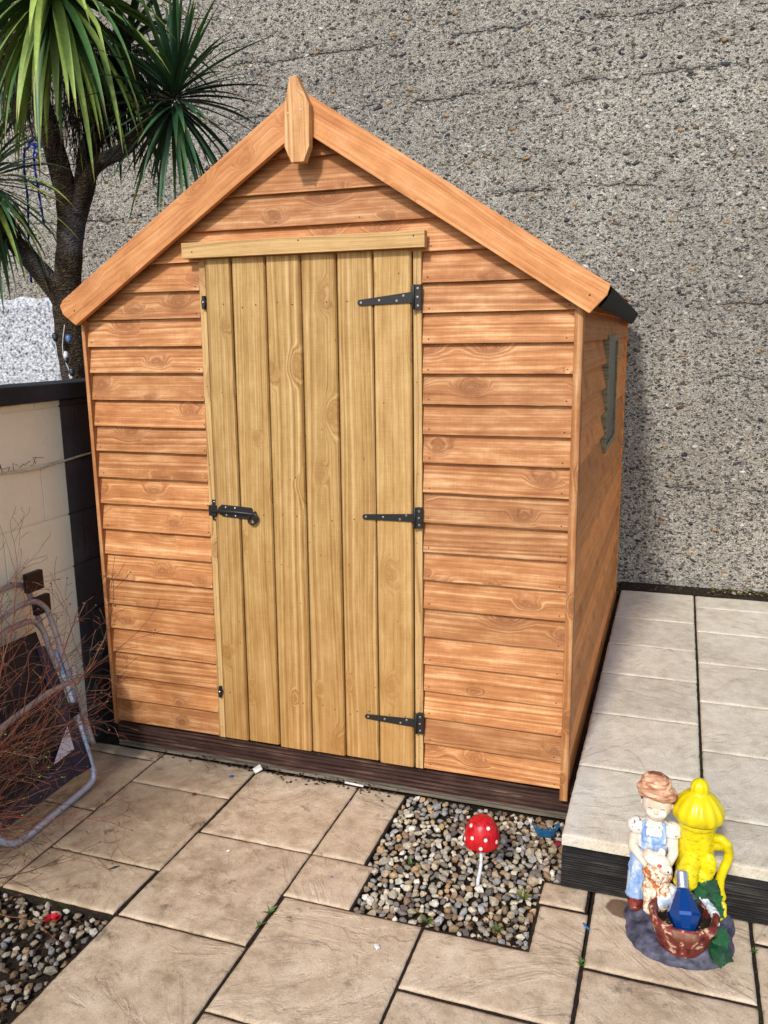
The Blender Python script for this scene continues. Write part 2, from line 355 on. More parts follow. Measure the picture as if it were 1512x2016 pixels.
def empty(name, loc, label, cat, group=None):
    o = bpy.data.objects.new(name, None); C.objects.link(o); o.location = loc; o.empty_display_size = .1
    return tag(o, label, cat, group)
class Part:      # build a sub-part below a part that sits at the thing's origin
    pass
def sub(mb, name, mat, part):
    """sub-part: part itself sits at its thing's location"""
    root = part.parent; o = mb.build(name, mat, None, loc=root.location); o.location = (0, 0, 0); o.parent = part; return o
def bevel(o, w=.0012, seg=1):
    b = o.modifiers.new('bevel', 'BEVEL'); b.width = w; b.segments = seg; b.limit_method = 'ANGLE'; b.angle_limit = math.radians(40); return o
rnd = random.random
def ru(a, b): return a+(b-a)*random.random()

# ------------------------------------------------------------------ ground, paving, patio
GZ = -.13; PZ2 = .035
mb = MB(); mb.face([0, 1, 2, 3]); mb.v += [(-60, -60, GZ-.03), (60, -60, GZ-.03), (60, 60, GZ-.03), (-60, 60, GZ-.03)]
tag(mb.build('ground', M['soil']), kind='structure')

def paving(name, rects_list, z, mat, th=.035, cell=.012, gap=.007, amp=.0012, seed=0):
    mb = MB()
    for si, rects in enumerate(rects_list):
        if isinstance(rects, tuple): rects = [rects]
        X0 = min(r[0] for r in rects); X1 = max(r[1] for r in rects); Y0 = min(r[2] for r in rects); Y1 = max(r[3] for r in rects)
        for r in rects: pass
        big = max(X1-X0, Y1-Y0) > .8; c = cell*(2 if big else 1)
        nx = max(2, round((X1-X0)/c)); ny = max(2, round((Y1-Y0)/c)); cx = (X1-X0)/nx; cy = (Y1-Y0)/ny
        def inside(i, j):
            x = X0+(i+.5)*cx; y = Y0+(j+.5)*cy; return any(r[0] < x < r[1] and r[2] < y < r[3] for r in rects)
        ins = {(i, j) for i in range(nx) for j in range(ny) if inside(i, j)}
        vid = {}; tilt = (ru(-1, 1)*.0015, ru(-1, 1)*.0015)
        def vert(i, j):
            if (i, j) in vid: return vid[(i, j)]
            cells = [(i-1, j-1), (i, j-1), (i-1, j), (i, j)]; cnt = [q in ins for q in cells]
            x = X0+i*cx; y = Y0+j*cy; zz = z+tilt[0]*(i/nx-.5)+tilt[1]*(j/ny-.5)
            zz += noise.noise(Vector((x*9+si*5, y*9, seed)))*amp*1.6+noise.noise(Vector((x*30, y*30, seed+si)))*amp*.5
            if not all(cnt):   # rim: pull in, lower and wobble
                dx = (cnt[1]+cnt[3])-(cnt[0]+cnt[2]); dy = (cnt[2]+cnt[3])-(cnt[0]+cnt[1])
                wv = gap*.4+abs(noise.noise(Vector((x*22, y*22, 3+si))))*.003
                x += (1 if dx > 0 else -1 if dx < 0 else 0)*wv; y += (1 if dy > 0 else -1 if dy < 0 else 0)*wv; zz -= .0035
            vid[(i, j)] = len(mb.v); mb.v.append(Vector((x, y, zz))); return vid[(i, j)]
        uvv = (si*1.37+seed*50+.5, .5)
        for (i, j) in ins:
            mb.face([vert(i, j), vert(i+1, j), vert(i+1, j+1), vert(i, j+1)], [uvv]*4, 0, None, True)
        bot = {}
        def down(k):
            if k not in bot: bot[k] = len(mb.v); p = mb.v[k].copy(); p.z = z-th; mb.v.append(p)
            return bot[k]
        for (i, j) in ins:
            for (di, dj, a, b2) in ((0, -1, (i, j), (i+1, j)), (1, 0, (i+1, j), (i+1, j+1)), (0, 1, (i+1, j+1), (i, j+1)), (-1, 0, (i, j+1), (i, j))):
                if (i+di, j+dj) not in ins:
                    A, B = vert(*a), vert(*b2); mb.face([A, down(A), down(B), B], [uvv]*4)
    return tag(mb.build(name, mat), kind='structure')
low = [
 (-1.04, -.70, -.05, .02), (-1.04, -.70, -.43, -.05), (-1.04, -.70, -.88, -.43), (-1.04, -.70, -1.33, -.88), (-1.04, -.70, -1.78, -1.33),
 (-.70, -.275, -.215, .015), (-.70, -.275, -.66, -.215), (-.70, -.285, -.885, -.66),
 (-.27, .15, -.43, .012), (-.275, .15, -.88, -.43), (-.28, .155, -1.33, -.88), (-.28, .155, -1.77, -1.33), 
 (.15, .335, -.43, .012), (.15, .37, -.65, -.43), (.158, .595, -1.12, -.65), (.158, .595, -1.56, -1.12),
 [(.598, 1.040, -.895, -.65), (.895, 1.035, -.66, -.45)], (.598, 1.041, -1.34, -.9), (.60, 1.04, -1.8, -1.34), (.89, 1.03, -.445, -.335),
 (1.045, 1.478, -.67, -.335), (1.045, 1.478, -1.11, -.675), (1.045, 1.478, -1.56, -1.115),
 (1.482, 1.92, -.43, -.335), (1.482, 1.92, -.88, -.435), (1.482, 1.92, -1.3, -.885), (1.93, 2.4, -.7, -.335), (1.93, 2.4, -1.3, -.705)]
paving('paving', low, GZ, M['slab'], seed=1)
up = []
ys = [-.335, .12, .57, 1.0, 1.386, 1.80, 2.32]
for a, b in zip(ys, ys[1:]): up.append((.94, 1.347, a, b))
ysr = [-.335, -.09, .36, .80, 1.24, 1.68, 2.09, 2.31]
for a, b in zip(ysr, ysr[1:]): up.append((1.353, 1.803, a, b)); up.append((1.81, 2.35, a, b))
up.append((2.36, 2.8, -.335, 1.0)); up.append((2.36, 2.8, 1.0, 2.31))
paving('patio', up, PZ2, M['slab2'], gap=.004, amp=.001, seed=4)
mb = MB()
for r_ in low:
    for q in (r_ if isinstance(r_, list) else [r_]):
        mb.box(q[0]-.004, q[1]+.004, q[2]-.004, q[3]+.004, GZ-.029, GZ-.0065+.0002*len(mb.f)/40)
tag(mb.build('joint_soil', M['soil']), kind='structure')
# bed of soil that carries the raised patio
mb = MB(); mb.box(.965, 1.343, -.30, 2.32, GZ-.02, PZ2-.005); mb.box(1.358, 2.9, -.30, 2.32, GZ-.02, PZ2-.0055); mb.box(1.343, 1.358, -.30, 2.32, GZ-.02, PZ2-.010); mb.box(.93, 4, 2.30, 2.52, GZ-.02, PZ2+.004)
tag(mb.build('patio_fill', M['soil']), kind='structure')
# sleeper edging of the patio
sl_ = empty('timber_sleeper', (1.0, -.335, GZ), 'black ribbed timber sleeper edging the raised patio step', 'sleeper')
mb = MB(); x0, x1 = .945, 2.5
prof = [(0, 0)]
zz = .004; H = .12; k = 0
pts = []
n = 15
for i in range(n):
    a = GZ+.002+H*i/n; h = H/n; pts += [(a, -.350), (a+h*.62, -.350), (a+h*.70, -.344), (a+h*.94, -.344)]
pts.append((GZ+.002+H, -.350)); pts.append((GZ+.002+H, -.315)); pts.append((GZ+.002, -.315))
seg = 40; b = len(mb.v)
for s_ in range(seg+1):
    x = x0+(x1-x0)*s_/seg
    for (z_, y_) in pts: mb.v.append(Vector((x, y_+noise.noise(Vector((x*14, z_*90, 1)))*.0012, z_+noise.noise(Vector((x*6, z_*50, 5)))*.0012)))
K = len(pts)
for s_ in range(seg):
    for i in range(K):
        j = (i+1) % K; mb.face([b+s_*K+i, b+(s_+1)*K+i, b+(s_+1)*K+j, b+s_*K+j][::-1])
mb.face([b+i for i in range(K)]); mb.face([b+seg*K+i for i in range(K-1, -1, -1)])
mb.build('ribbed_face', M['sleeper'], sl_)
mb = MB(); mb.box(1.40, 2.5, -.356, -.30, GZ+.1245, GZ+.128); 
mb.build('top_board', M['sleeper'], sl_)

# ------------------------------------------------------------------ gravel
def pebble(mb, c, r, col, flat=.75, sub_=0, k=False):
    """small angular stone: jittered icosahedron"""
    ph = (1+5**.5)/2; vs = [(-1, ph, 0), (1, ph, 0), (-1, -ph, 0), (1, -ph, 0), (0, -1, ph), (0, 1, ph), (0, -1, -ph), (0, 1, -ph), (ph, 0, -1), (ph, 0, 1), (-ph, 0, -1), (-ph, 0, 1)]
    fs = [(0, 11, 5), (0, 5, 1), (0, 1, 7), (0, 7, 10), (0, 10, 11), (1, 5, 9), (5, 11, 4), (11, 10, 2), (10, 7, 6), (7, 1, 8), (3, 9, 4), (3, 4, 2), (3, 2, 6), (3, 6, 8), (3, 8, 9), (4, 9, 5), (2, 4, 11), (6, 2, 10), (8, 6, 7), (9, 8, 1)]
    R = Matrix.Rotation(ru(0, 6.3), 3, 'Z') @ Matrix.Rotation(ru(-.5, .5), 3, 'X') @ Matrix.Rotation(ru(-.5, .5), 3, 'Y')
    sx, sy, sz = ru(.8, 1.25), ru(.65, .95), ru(.5, .8)*flat/.75; b = len(mb.v)
    for v in vs:
        q = Vector(v).normalized()*r*(ru(.82, 1.12) if k else ru(.68, 1.25)); q = Vector((q.x*sx, q.y*sy, q.z*sz)); mb.v.append(Vector(c)+R @ q)
    for f in fs: mb.face([b+i for i in f], None, 0, col, k)
PAL = [lin(c) for c in ((198, 180, 150), (178, 160, 132), (212, 200, 176), (162, 152, 136), (146, 138, 130), (124, 112, 104), (188, 156, 116), (206, 194, 168), (150, 122, 92), (222, 214, 198), (172, 170, 166))]
def inpoly(x, y, P):
    c = False
    for i in range(len(P)):
        (x1_, y1_), (x2_, y2_) = P[i], P[i-1]
        if (y1_ > y) != (y2_ > y) and x < (x2_-x1_)*(y-y1_)/(y2_-y1_)+x1_: c = not c
    return c
def gravel(name, P, n, rmin, rmax, label, dens, z0):
    mb = MB(); placed = 0; xs = [p[0] for p in P]; ysl = [p[1] for p in P]; pts = []
    grid = {}
    for t in range(n*12):
        x, y = ru(min(xs), max(xs)), ru(min(ysl), max(ysl))
        if not inpoly(x, y, P): continue
        if dens(x, y) < rnd(): continue
        r = ru(rmin, rmax)*(1.35 if rnd() < .06 else 1)
        key = (int(x/.03), int(y/.03)); ok = True
        for a in (-1, 0, 1):
            for b2 in (-1, 0, 1):
                for (qx, qy, qr) in grid.get((key[0]+a, key[1]+b2), []):
                    if (qx-x)**2+(qy-y)**2 < ((qr+r)*.70)**2: ok = False
        if not ok: continue
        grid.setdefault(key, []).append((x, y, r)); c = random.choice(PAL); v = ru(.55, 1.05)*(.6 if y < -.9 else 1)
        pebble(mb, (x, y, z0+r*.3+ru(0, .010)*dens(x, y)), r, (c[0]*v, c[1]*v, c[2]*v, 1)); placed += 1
        if placed >= n: break
    return tag(mb.build(name, M['stone']), label, 'gravel', None, 'stuff')
bed = [(.345, .02), (.90, .02), (.935, -.05), (.935, -.33), (.89, -.335), (.885, -.645), (.375, -.645), (.375, -.43), (.345, -.42)]
def d1(x, y):
    q = noise.noise(Vector((x*7, y*7, 2)))
    e = .95
    if y > -.10 and x > .5: e = .25
    if x > .84: e = .35
    if y < -.52 and x > .72: e = .25
    return max(.05, e+q*.35)
gravel('gravel', bed, 1700, .0095, .0175, 'tan and grey angular gravel in the cutout bed before the shed', d1, GZ-.022)
bed2 = [(-.30, -.90), (-1.05, -.90), (-1.05, -1.7), (-.30, -1.7)]
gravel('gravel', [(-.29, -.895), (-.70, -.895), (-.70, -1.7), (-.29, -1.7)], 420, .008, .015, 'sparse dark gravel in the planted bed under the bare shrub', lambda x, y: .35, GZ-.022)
# bark crumbs and leaf litter in the soil
mb = MB()
for i in range(1900):
    q = rnd()
    if q < .45: x, y, z = ru(.5, .93), ru(-.14, .02), GZ-.02
    elif q < .6: x, y, z = ru(.83, .93), ru(-.33, -.05), GZ-.02
    elif q < .72: x, y, z = ru(.7, .88), ru(-.64, -.52), GZ-.02
    elif q < .86: x, y, z = ru(-.75, .3), random.gauss(.0, .02), GZ+.003
    else: x, y, z = ru(-.68, -.3), ru(-1.3, -.9), GZ-.02
    c = random.choice([lin((66, 40, 26)), lin((40, 28, 20)), lin((96, 62, 40)), lin((28, 22, 18)), lin((120, 86, 56))])
    pebble(mb, (x, y, z+ru(.001, .006)), ru(.002, .0065), c, .4)
tag(mb.build('bark_litter', M['stone']), 'dark brown bark crumbs strewn along the foot of the shed', 'litter', None, 'stuff')
# ------------------------------------------------------------------ big concrete wall
wl = empty('concrete_wall', (0, 2.47, GZ), 'tall grey pebbly mass concrete boundary wall behind the shed', 'wall')
mb = MB(); nx, nz = 330, 130; X0, X1, Z0, Z1 = -7.5, 6.0, GZ-.05, 5.2; b = 0
for j in range(nz+1):
    for i in range(nx+1):
        x = X0+(X1-X0)*i/nx; z = Z0+(Z1-Z0)*j/nz
        y = 2.47+noise.noise(Vector((x*2.1, z*2.1, 0)))*.012+noise.noise(Vector((x*8, z*11, 4)))*.008
        for z0 in (.76, 1.40, 1.81, 2.46, 3.01): 
            if abs(z-z0-noise.noise(Vector((x*1.5, z0, 0)))*.03) < .025: y += .006
        mb.v.append(Vector((x, y, z)))
for j in range(nz):
    for i in range(nx): a = j*(nx+1)+i; mb.face([a, a+1, a+nx+2, a+nx+1], None, 0, None, True)
b = len(mb.v)
for (x, z) in ((X0, Z0), (X1, Z0), (X1, Z1), (X0, Z1)): mb.v.append(Vector((x, 2.85, z)))
mb.face([b+1, b, b+3, b+2]); mb.face([nz*(nx+1), nz*(nx+1)+nx, b+2, b+3]); mb.face([0, nz*(nx+1), b+3, b]); mb.face([nx, b+1, b+2, nz*(nx+1)+nx])
mb.build('concrete_face', M['concrete'], wl)
mb = MB(); WP = [lin(c) for c in ((70, 72, 78), (96, 94, 90), (150, 140, 122), (178, 172, 160), (120, 112, 100), (54, 58, 66), (160, 128, 90), (200, 196, 188), (140, 136, 130), (104, 82, 66))]
for i in range(9000):
    x, z = ru(-3.4, 2.4), ru(.0, 3.7); r = .0045+.013*rnd()**3.6; c = random.choice(WP); v_ = ru(.7, 1.15); c = (c[0]*v_, c[1]*v_, c[2]*v_, 1)
    y = 2.47+noise.noise(Vector((x*2.1, z*2.1, 0)))*.012+noise.noise(Vector((x*8, z*11, 4)))*.008
    b_ = len(mb.v); pebble(mb, (0, 0, 0), r, c, 1.0, 0, True); Rm = Matrix.Rotation(ru(-.5, .5), 3, 'Y'); ex = ru(1.0, 1.9)
    for q in range(b_, len(mb.v)): v = mb.v[q]; mb.v[q] = Rm @ Vector((v.x*ex, v.y*.7, v.z*.85))+Vector((x, y+r*.12, z))
tag(mb.build('embedded_pebbles', M['stone'], wl), kind='stuff')
# painted low section at the far left
mb = MB(); nx, nz = 150, 110; X0, X1, Z0, Z1 = -4.6, -2.35, GZ, 1.83
for j in range(nz+1):
    for i in range(nx+1):
        x = X0+(X1-X0)*i/nx; z = Z0+(Z1-Z0)*j/nz; e = min(1, (X1-x)/.05, (Z1-z)/.04)
        mb.v.append(Vector((x, 2.44+(1-max(0, e))*.03+noise.noise(Vector((x*22, z*22, 0)))*.010+noise.noise(Vector((x*60, z*60, 1)))*.005, z+(noise.noise(Vector((x*7, 0, 3)))*.02 if j == nz else 0))))
for j in range(nz):
    for i in range(nx): a = j*(nx+1)+i; mb.face([a, a+1, a+nx+2, a+nx+1], None, 0, None, True)
mb.build('white_render_patch', M['white'], wl)

# ------------------------------------------------------------------ block wall, left
bw = empty('block_wall', (-1.05, -.5, GZ), 'cream painted concrete block wall with charcoal band beside the shed', 'wall')
YE = .62; YS = -1.75; BX = -1.05; mbc = MB(); mbd = MB(); YB = -.005
zc = [GZ, -.01, .2125, .425, .638, .851, 1.064, 1.277, 1.302]
for ci in range(len(zc)-1):
    a, b_ = zc[ci], zc[ci+1]; off = (.22 if ci % 2 else 0); y = YS
    cuts = [YS]; q = -3.0+off
    while q < YE:
        if q > YS: cuts.append(q)
        q += .44
    cuts.append(YE)
    for y0, y1 in zip(cuts, cuts[1:]):
        parts = [(y0, y1)] if not (y0 < YB < y1) else [(y0, YB), (YB, y1)]
        for (p0, p1) in parts:
            tgt = mbc if p1 <= YB+1e-6 else mbd; g0 = .003 if p0 == y0 else 0; g1 = .003 if p1 == y1 else 0
            n_ = 1
            tgt.box(BX-.1, BX+ru(0, .0015), p0+g0, p1-g1, a+.003, b_-.003, long='y')
for t_, nm, mt in ((mbc, 'cream_blocks', 'cream'), (mbd, 'charcoal_blocks', 'darkpaint')):
    t_.box(BX-.098, BX-.0045, YS if nm[0] == 'c' and nm[1] == 'r' else YB, YB-.001 if nm[1] == 'r' else YE, GZ, 1.30, long='y'); bevel(t_.build(nm, M[mt], bw), .002, 2)
mb = MB(); mb.box(BX-.14, BX+.035, YS, YE, 1.304, 1.366, long='y'); bevel(mb.build('coping', M['coping'], bw), .004, 2)
mb = MB(); cp = []
for i in range(40):
    y = -1.7+i*(YE+1.7)/39; cp.append((BX+.006+.004*math.sin(y*9)+(.012 if -.33 < y < -.12 else 0), y, 1.066+noise.noise(Vector((y*3, 0, 0)))*.018))
mb.tube(cp, .0045, 6); mb.build('cable', plain('cream_cable', lin((196, 184, 156)), .5), bw)
mb = MB()
for i in range(9):
    y = -.40+i*.028; mb.tube([(BX+.012, y, 1.07+ru(-.004, .01)), (BX+.02, y+ru(-.02, .02), 1.075+ru(0, .03)), (BX+.018, y+ru(-.04, .04), 1.08+ru(0, .04))], .0011, 4)
mb.build('dry_creeper', plain('dry_creeper', lin((74, 52, 42)), .8), bw)

# ------------------------------------------------------------------ shed
sh = empty('garden_shed', (0, 1.2, GZ), 'orange stained overlap timber shed with pale plank door, centre of the yard', 'shed')
RZ = [0, .097, .195, .298, .398, .5, .602, .704, .803, .906, 1.009, 1.110, 1.205, 1.304, 1.403, 1.499, 1.596, 1.690, 1.786, 1.886, 1.992, 2.100, 2.20, 2.30]
SLOPE = .634; AX = .02; AZ = 2.262      # underside line of the roof
def roofz(x, dz=0): return AZ+dz-SLOPE*abs(x-AX)
W2 = .893
def tf(v): return .025-.19*v if v < .115 else .003
def wavy(x0, x1, amp, seed, n=26):
    """bottom edge of a board, slightly waney"""
    o = []
    for i in range(n+1):
        x = x0+(x1-x0)*i/n; q = noise.noise(Vector((x*5+seed*9.1, seed, 0)))*amp+noise.noise(Vector((x*22, seed*3, 1)))*amp*.35
        o.append((x, min(.006, q)))
    return o
mb = MB(); ci = 0
for k in range(len(RZ)-1):
    z0 = RZ[k]; hh = RZ[k+1]-z0+.018
    segs = [(-W2, -.404-.024*(1-(z0+.05)/1.79)), (.410, W2)] if z0 < 1.75 else [(-W2, W2)]
    for (a, b2) in segs:
        ci += 1; amp = .0035 if rnd() < .35 else .0012
        if k == 0: amp = .0008
        pl = wavy(a, b2, amp, ci)
        if z0+hh > 1.62:   # clip under the roof
            L_, R_ = AX-(AZ-.01-z0)/SLOPE, AX+(AZ-.01-z0)/SLOPE; a2, b3 = max(a, L_), min(b2, R_)
            if b3-a2 < .03: continue
            zt = hh; pl = [p for p in wavy(a2, b3, amp, ci)]
            top = []
            n_ = 10
            for i in range(n_+1):
                x = b3+(a2-b3)*i/n_; top.append((x, max(.002, min(hh, roofz(x, -.012)-z0))))
            pl = pl+top
        else: pl = pl+[(b2, hh), (a, hh)]
        tl = ru(-.002, .002)
        mb.board((0, .016, z0), (1, 0, 0), (0, 0, 1), (0, -1, 0), pl, tf, -.008, ci)
front = mb.build('front_cladding', M['clad'], sh); 
# nails
mb = MB()
for k in range(0, 21):
    for x in (-W2+.02, -.42, .43, W2-.02):
        z = RZ[k]+.014+ru(-.002, .003)
        if z > roofz(x)-.06 or (abs(x) < .5 and z > 1.76): continue
        if rnd() < .9: mb.disc((x+ru(-.004, .004), -.0075, z), (0, -1, 0), .0024, .0006, 6)
for x, k in ((0, 18), (.2, 19), (.35, 18), (-.3, 18), (.05, 20), (-.1, 19), (-.42, 18), (.44, 18)):
    mb.disc((x, -.0075, RZ[k]+.015), (0, -1, 0), .0022, .0006, 6)
sub(mb, 'nail_heads', M['nail'], front)['kind'] = 'stuff'
# side walls
DEP = 2.28
def sidewall(name, sx):
    mb = MB(); ci2 = 100
    for k in range(0, 18):
        z0 = RZ[k] if k < 17 else 1.69; hh = .115
        segs = [(.032, DEP)]
        if sx > 0 and 1.0 < z0 < 1.49: segs = [(.032, .935), (1.455, DEP)]
        if sx > 0 and .95 < z0 <= 1.05: segs = [(.032, .935), (1.455, DEP)] if z0 > 1.03 else segs
        for (a, b2) in segs:
            ci2 += 1; pl = wavy(a, b2, .0015, ci2, 30)+[(b2, min(hh, 1.70-z0)), (a, min(hh, 1.70-z0))]
            mb.board((sx*W2, 0, z0), (0, 1, 0), (0, 0, 1), (sx, 0, 0), pl, lambda v: max(.001, .026-.24*v), -.008, ci2)
    return mb.build(name, M['clad_bright' if sx > 0 else 'clad_bright'], sh)
sidewall('side_cladding', 1); sidewall('side_cladding', -1)
mb = MB(); mb.board((0, DEP, 0), (1, 0, 0), (0, 0, 1), (0, 1, 0), [(-W2, 0), (W2, 0), (W2, 1.70), (AX, 2.24), (-W2, 1.68)], .012, 0, 50); mb.build('rear_wall', M['clad_bright'], sh)
mb = MB(); mb.box(-.88, .88, .04, DEP-.01, -.012, .004); mb.build('floor_panel', M['clad_bright'], sh)
# corner trims
for (x0, x1, zt, zb) in ((W2+.001, W2+.0275, 1.615, -.038), (-W2-.016, -W2-.001, 1.60, -.012)):
    mb = MB(); mb.box(x0, x1, -.018, .03, zb, zt, idx=int(x0*10)+30, long='z'); bevel(mb.build('corner_trim', M['clad'], sh))
mb = MB(); mb.box(W2+.0, W2+.022, DEP-.01, DEP+.03, -.02, 1.60, idx=77, long='z'); mb.build('corner_trim', M['clad_bright'], sh)
mb = MB()   # bearers under the floor
for x in (-.70, -.395, .415, .84): mb.box(x-.022, x+.022, .050, DEP, -.05, -.013, idx=int(x*50)+90, long='y')
mb.build('bearer', M['deck'], sh)
# roof panels: board + felt
def slope_panel(name, sx, t0, t1, mat, y0, y1, ext):
    mb = MB(); X = Vector((sx, 0, -SLOPE)).normalized(); N = Vector((sx*SLOPE, 0, 1)).normalized(); L = ext
    mb.board((AX, 0, AZ), X, (0, 1, 0), N, [(0, y0), (L, y0), (L, y1), (0, y1)], t1, t0, 60+sx); return mb.build(name, mat, sh)
for sx in (1, -1):
    L = 1.145 if sx > 0 else 1.135
    slope_panel('roof_board', sx, .0, .011, M['clad_bright'], -.03, 2.30, L)
    X = Vector((sx, 0, -SLOPE)).normalized(); N = Vector((sx*SLOPE, 0, 1)).normalized()
    mb = MB(); mb.board((AX, 0, AZ), X, (0, 1, 0), N, [(-.0, -.034), (L+.006, -.034), (L+.006, 2.305), (-.0, 2.305)], .0155, .0115, 0)
    # folded edge of the felt over the eave
    e = Vector((AX, 0, AZ))+X*(L+.004)
    nseg = 24; b = len(mb.v)
    for i in range(nseg+1):
        y = -.03+(2.33)*i/nseg; w_ = .052+noise.noise(Vector((y*3, sx, 0)))*.006
        for (a_, d_) in ((.004, .015), (.009, .004), (.011, -w_*.5), (.007, -w_), (.001, -w_+.001), (.002, .0)):
            p = e+X*a_+N*d_; mb.v.append(Vector((p.x, y, p.z)))
    for i in range(nseg):
        for j in range(5): a = b+i*6+j; mb.face([a, a+1, a+7, a+6], None, 0, None, True)
    mb.build('roof_felt', M['felt'], sh)
    # eave batten
    mb = MB(); mb.board((AX, 0, AZ), X, (0, 1, 0), N, [(L-.03, -.02), (L, -.02), (L, 2.29), (L-.03, 2.29)], -.001, -.045, 66); mb.build('eave_batten', M['clad_bright'], sh)
for o in list(sh.children):      # the right eave tapers in and sags a little towards the back
    if o.name.split('.')[0] in ('roof_felt', 'roof_board', 'eave_batten'):
        for v in o.data.vertices:
            if v.co.x > .7: t_ = max(0, v.co.y+1.2)/2.3; v.co.x -= .035*t_; v.co.z -= .030*t_
# barge boards: polygon in the x-z plane, as measured
def barge(poly, y0, y1, name, idx, mat='fascia'):
    mb = MB(); a = Vector((poly[0][0], 0, poly[0][1])); d = Vector((poly[1][0]-poly[0][0], 0, poly[1][1]-poly[0][1])).normalized(); v = Vector((-d.z, 0, d.x))
    pts = [((Vector((x, 0, z))-a).dot(d), (Vector((x, 0, z))-a).dot(v)) for x, z in poly]
    mb.board(a+Vector((0, y0, 0)), d, v, (0, -1, 0), pts, 0, -(y1-y0), idx); o = mb.build(name, M[mat], sh); return bevel(o, .0015, 2)
TA = 2.293  # top apex
def top(x): return TA-.640*abs(x-.022)
barge([(-.905, 1.578), (.0215, 2.172), (.0215, TA-.001), (-.955, top(-.955)), (-.968, 1.648), (-.958, 1.618)], -.052, -.030, 'barge_board', 12)
barge([(.0225, 2.172), (.940, 1.582), (.990, 1.634), (.999, 1.664), (.0225, TA-.001)], -.052, -.030, 'barge_board', 15)
barge([(-.905, 1.578), (.0215, 2.172), (.0215, TA-.001), (-.968, 1.648)], 2.306, 2.326, 'barge_board', 18); barge([(.0225, 2.172), (.900, 1.552), (.965, 1.615), (.0225, TA-.001)], 2.306, 2.326, 'barge_board', 21)
for (x, z) in ((-.905, 1.63), (-.02, 2.20), (.94, 1.635)):
    mb = MB(); mb.disc((x, -.0525, z), (0, -1, 0), .003, .0008, 8); mb.build('barge_nail', M['nail'], sh)
# finial
fx = .018
fin = [(fx-.040, 2.118), (fx-.018, 2.068), (fx+.026, 2.068), (fx+.046, 2.112), (fx+.050, 2.235), (fx+.010, 2.322), (fx-.014, 2.322), (fx-.034, 2.240)]
mb = MB(); mb.board((0, -.054, 0), (1, 0, 0), (0, 0, 1), (0, -1, 0), fin, .030, 0, 5, 0, True); bevel(mb.build('finial', M['finial'], sh), .002, 2)
for x, z in ((fx-.022, 2.215), (fx+.022, 2.221)):
    mb = MB(); mb.disc((x, -.0845, z), (0, -1, 0), .003, .001, 8); mb.build('finial_nail', M['screw'], sh)
# door frame
mb = MB(); mb.box(-.441, .431, -.050, -.020, 1.795, 1.846, idx=3); lint = bevel(mb.build('lintel', M['frame'], sh), .0015, 2)
for x, z in ((-.40, 1.815), (0, 1.835), (.395, 1.83)):
    mb = MB(); mb.disc((x, -.0505, z), (0, -1, 0), .0028, .0006, 8); sub(mb, 'lintel_nail', M['nail'], lint)
jambs = []
for i, (a, b2, c_, d_) in enumerate(((-.401, -.376, -.425, -.3985), (.381, .408, .379, .4065))):
    mb = MB(); mb.board((0, -.010, 0), (1, 0, 0), (0, 0, 1), (0, -1, 0), [(c_, -.004), (d_, -.004), (b2, 1.79), (a, 1.79)], .0, -.03, 40+i, 0, True); jambs.append(bevel(mb.build('door_jamb', M['frame'], sh), .001))
    for k in range(7):
        mb = MB(); mb.disc(((c_+d_)/2+ru(-.005, .005)+(a-c_)*k/7, -.0105, .05+k*.26+ru(-.03, .03)), (0, -1, 0), .0018, .0005, 6)
        sub(mb, 'jamb_nail', M['nail'], jambs[-1])
# door: six tongue-and-groove boards
TX = [-.3735, -.270, -.139, -.009, .119, .246, .3785]; BX_ = [-.3965, -.290, -.159, -.025, .111, .243, .3765]
mb = MB()
for i in range(6):
    g = .0022; z0 = .004+.003*math.sin(i*2.1); z1 = 1.792
    a0, a1, b0, b1 = BX_[i]+g, BX_[i+1]-g, TX[i]+g, TX[i+1]-g; ch = .006
    # chamfered board: front face inset, slanted shoulders
    Y = -.020-ru(0, .0015); b = len(mb.v); V = [(a0, Y+.007, z0), (a0+ch, Y, z0), (a1-ch*.6, Y, z0), (a1, Y+.007, z0), (a1, Y+.02, z0), (a0, Y+.02, z0)]
    T = [(b0, Y+.007, z1), (b0+ch, Y, z1), (b1-ch*.6, Y, z1), (b1, Y+.007, z1), (b1, Y+.02, z1), (b0, Y+.02, z1)]
    mb.v += [Vector(p) for p in V+T]; o_ = 7.0*(i+20)+1
    for q in range(6):
        r_ = (q+1) % 6; w_ = [V[q][0], V[r_][0]]; mb.face([b+q, b+r_, b+6+r_, b+6+q], [(z0, w_[0]+o_), (z0, w_[1]+o_), (z1, w_[1]+o_), (z1, w_[0]+o_)])
    mb.face([b+5, b+4, b+3, b+2, b+1, b]); mb.face([b+6+q for q in range(6)])
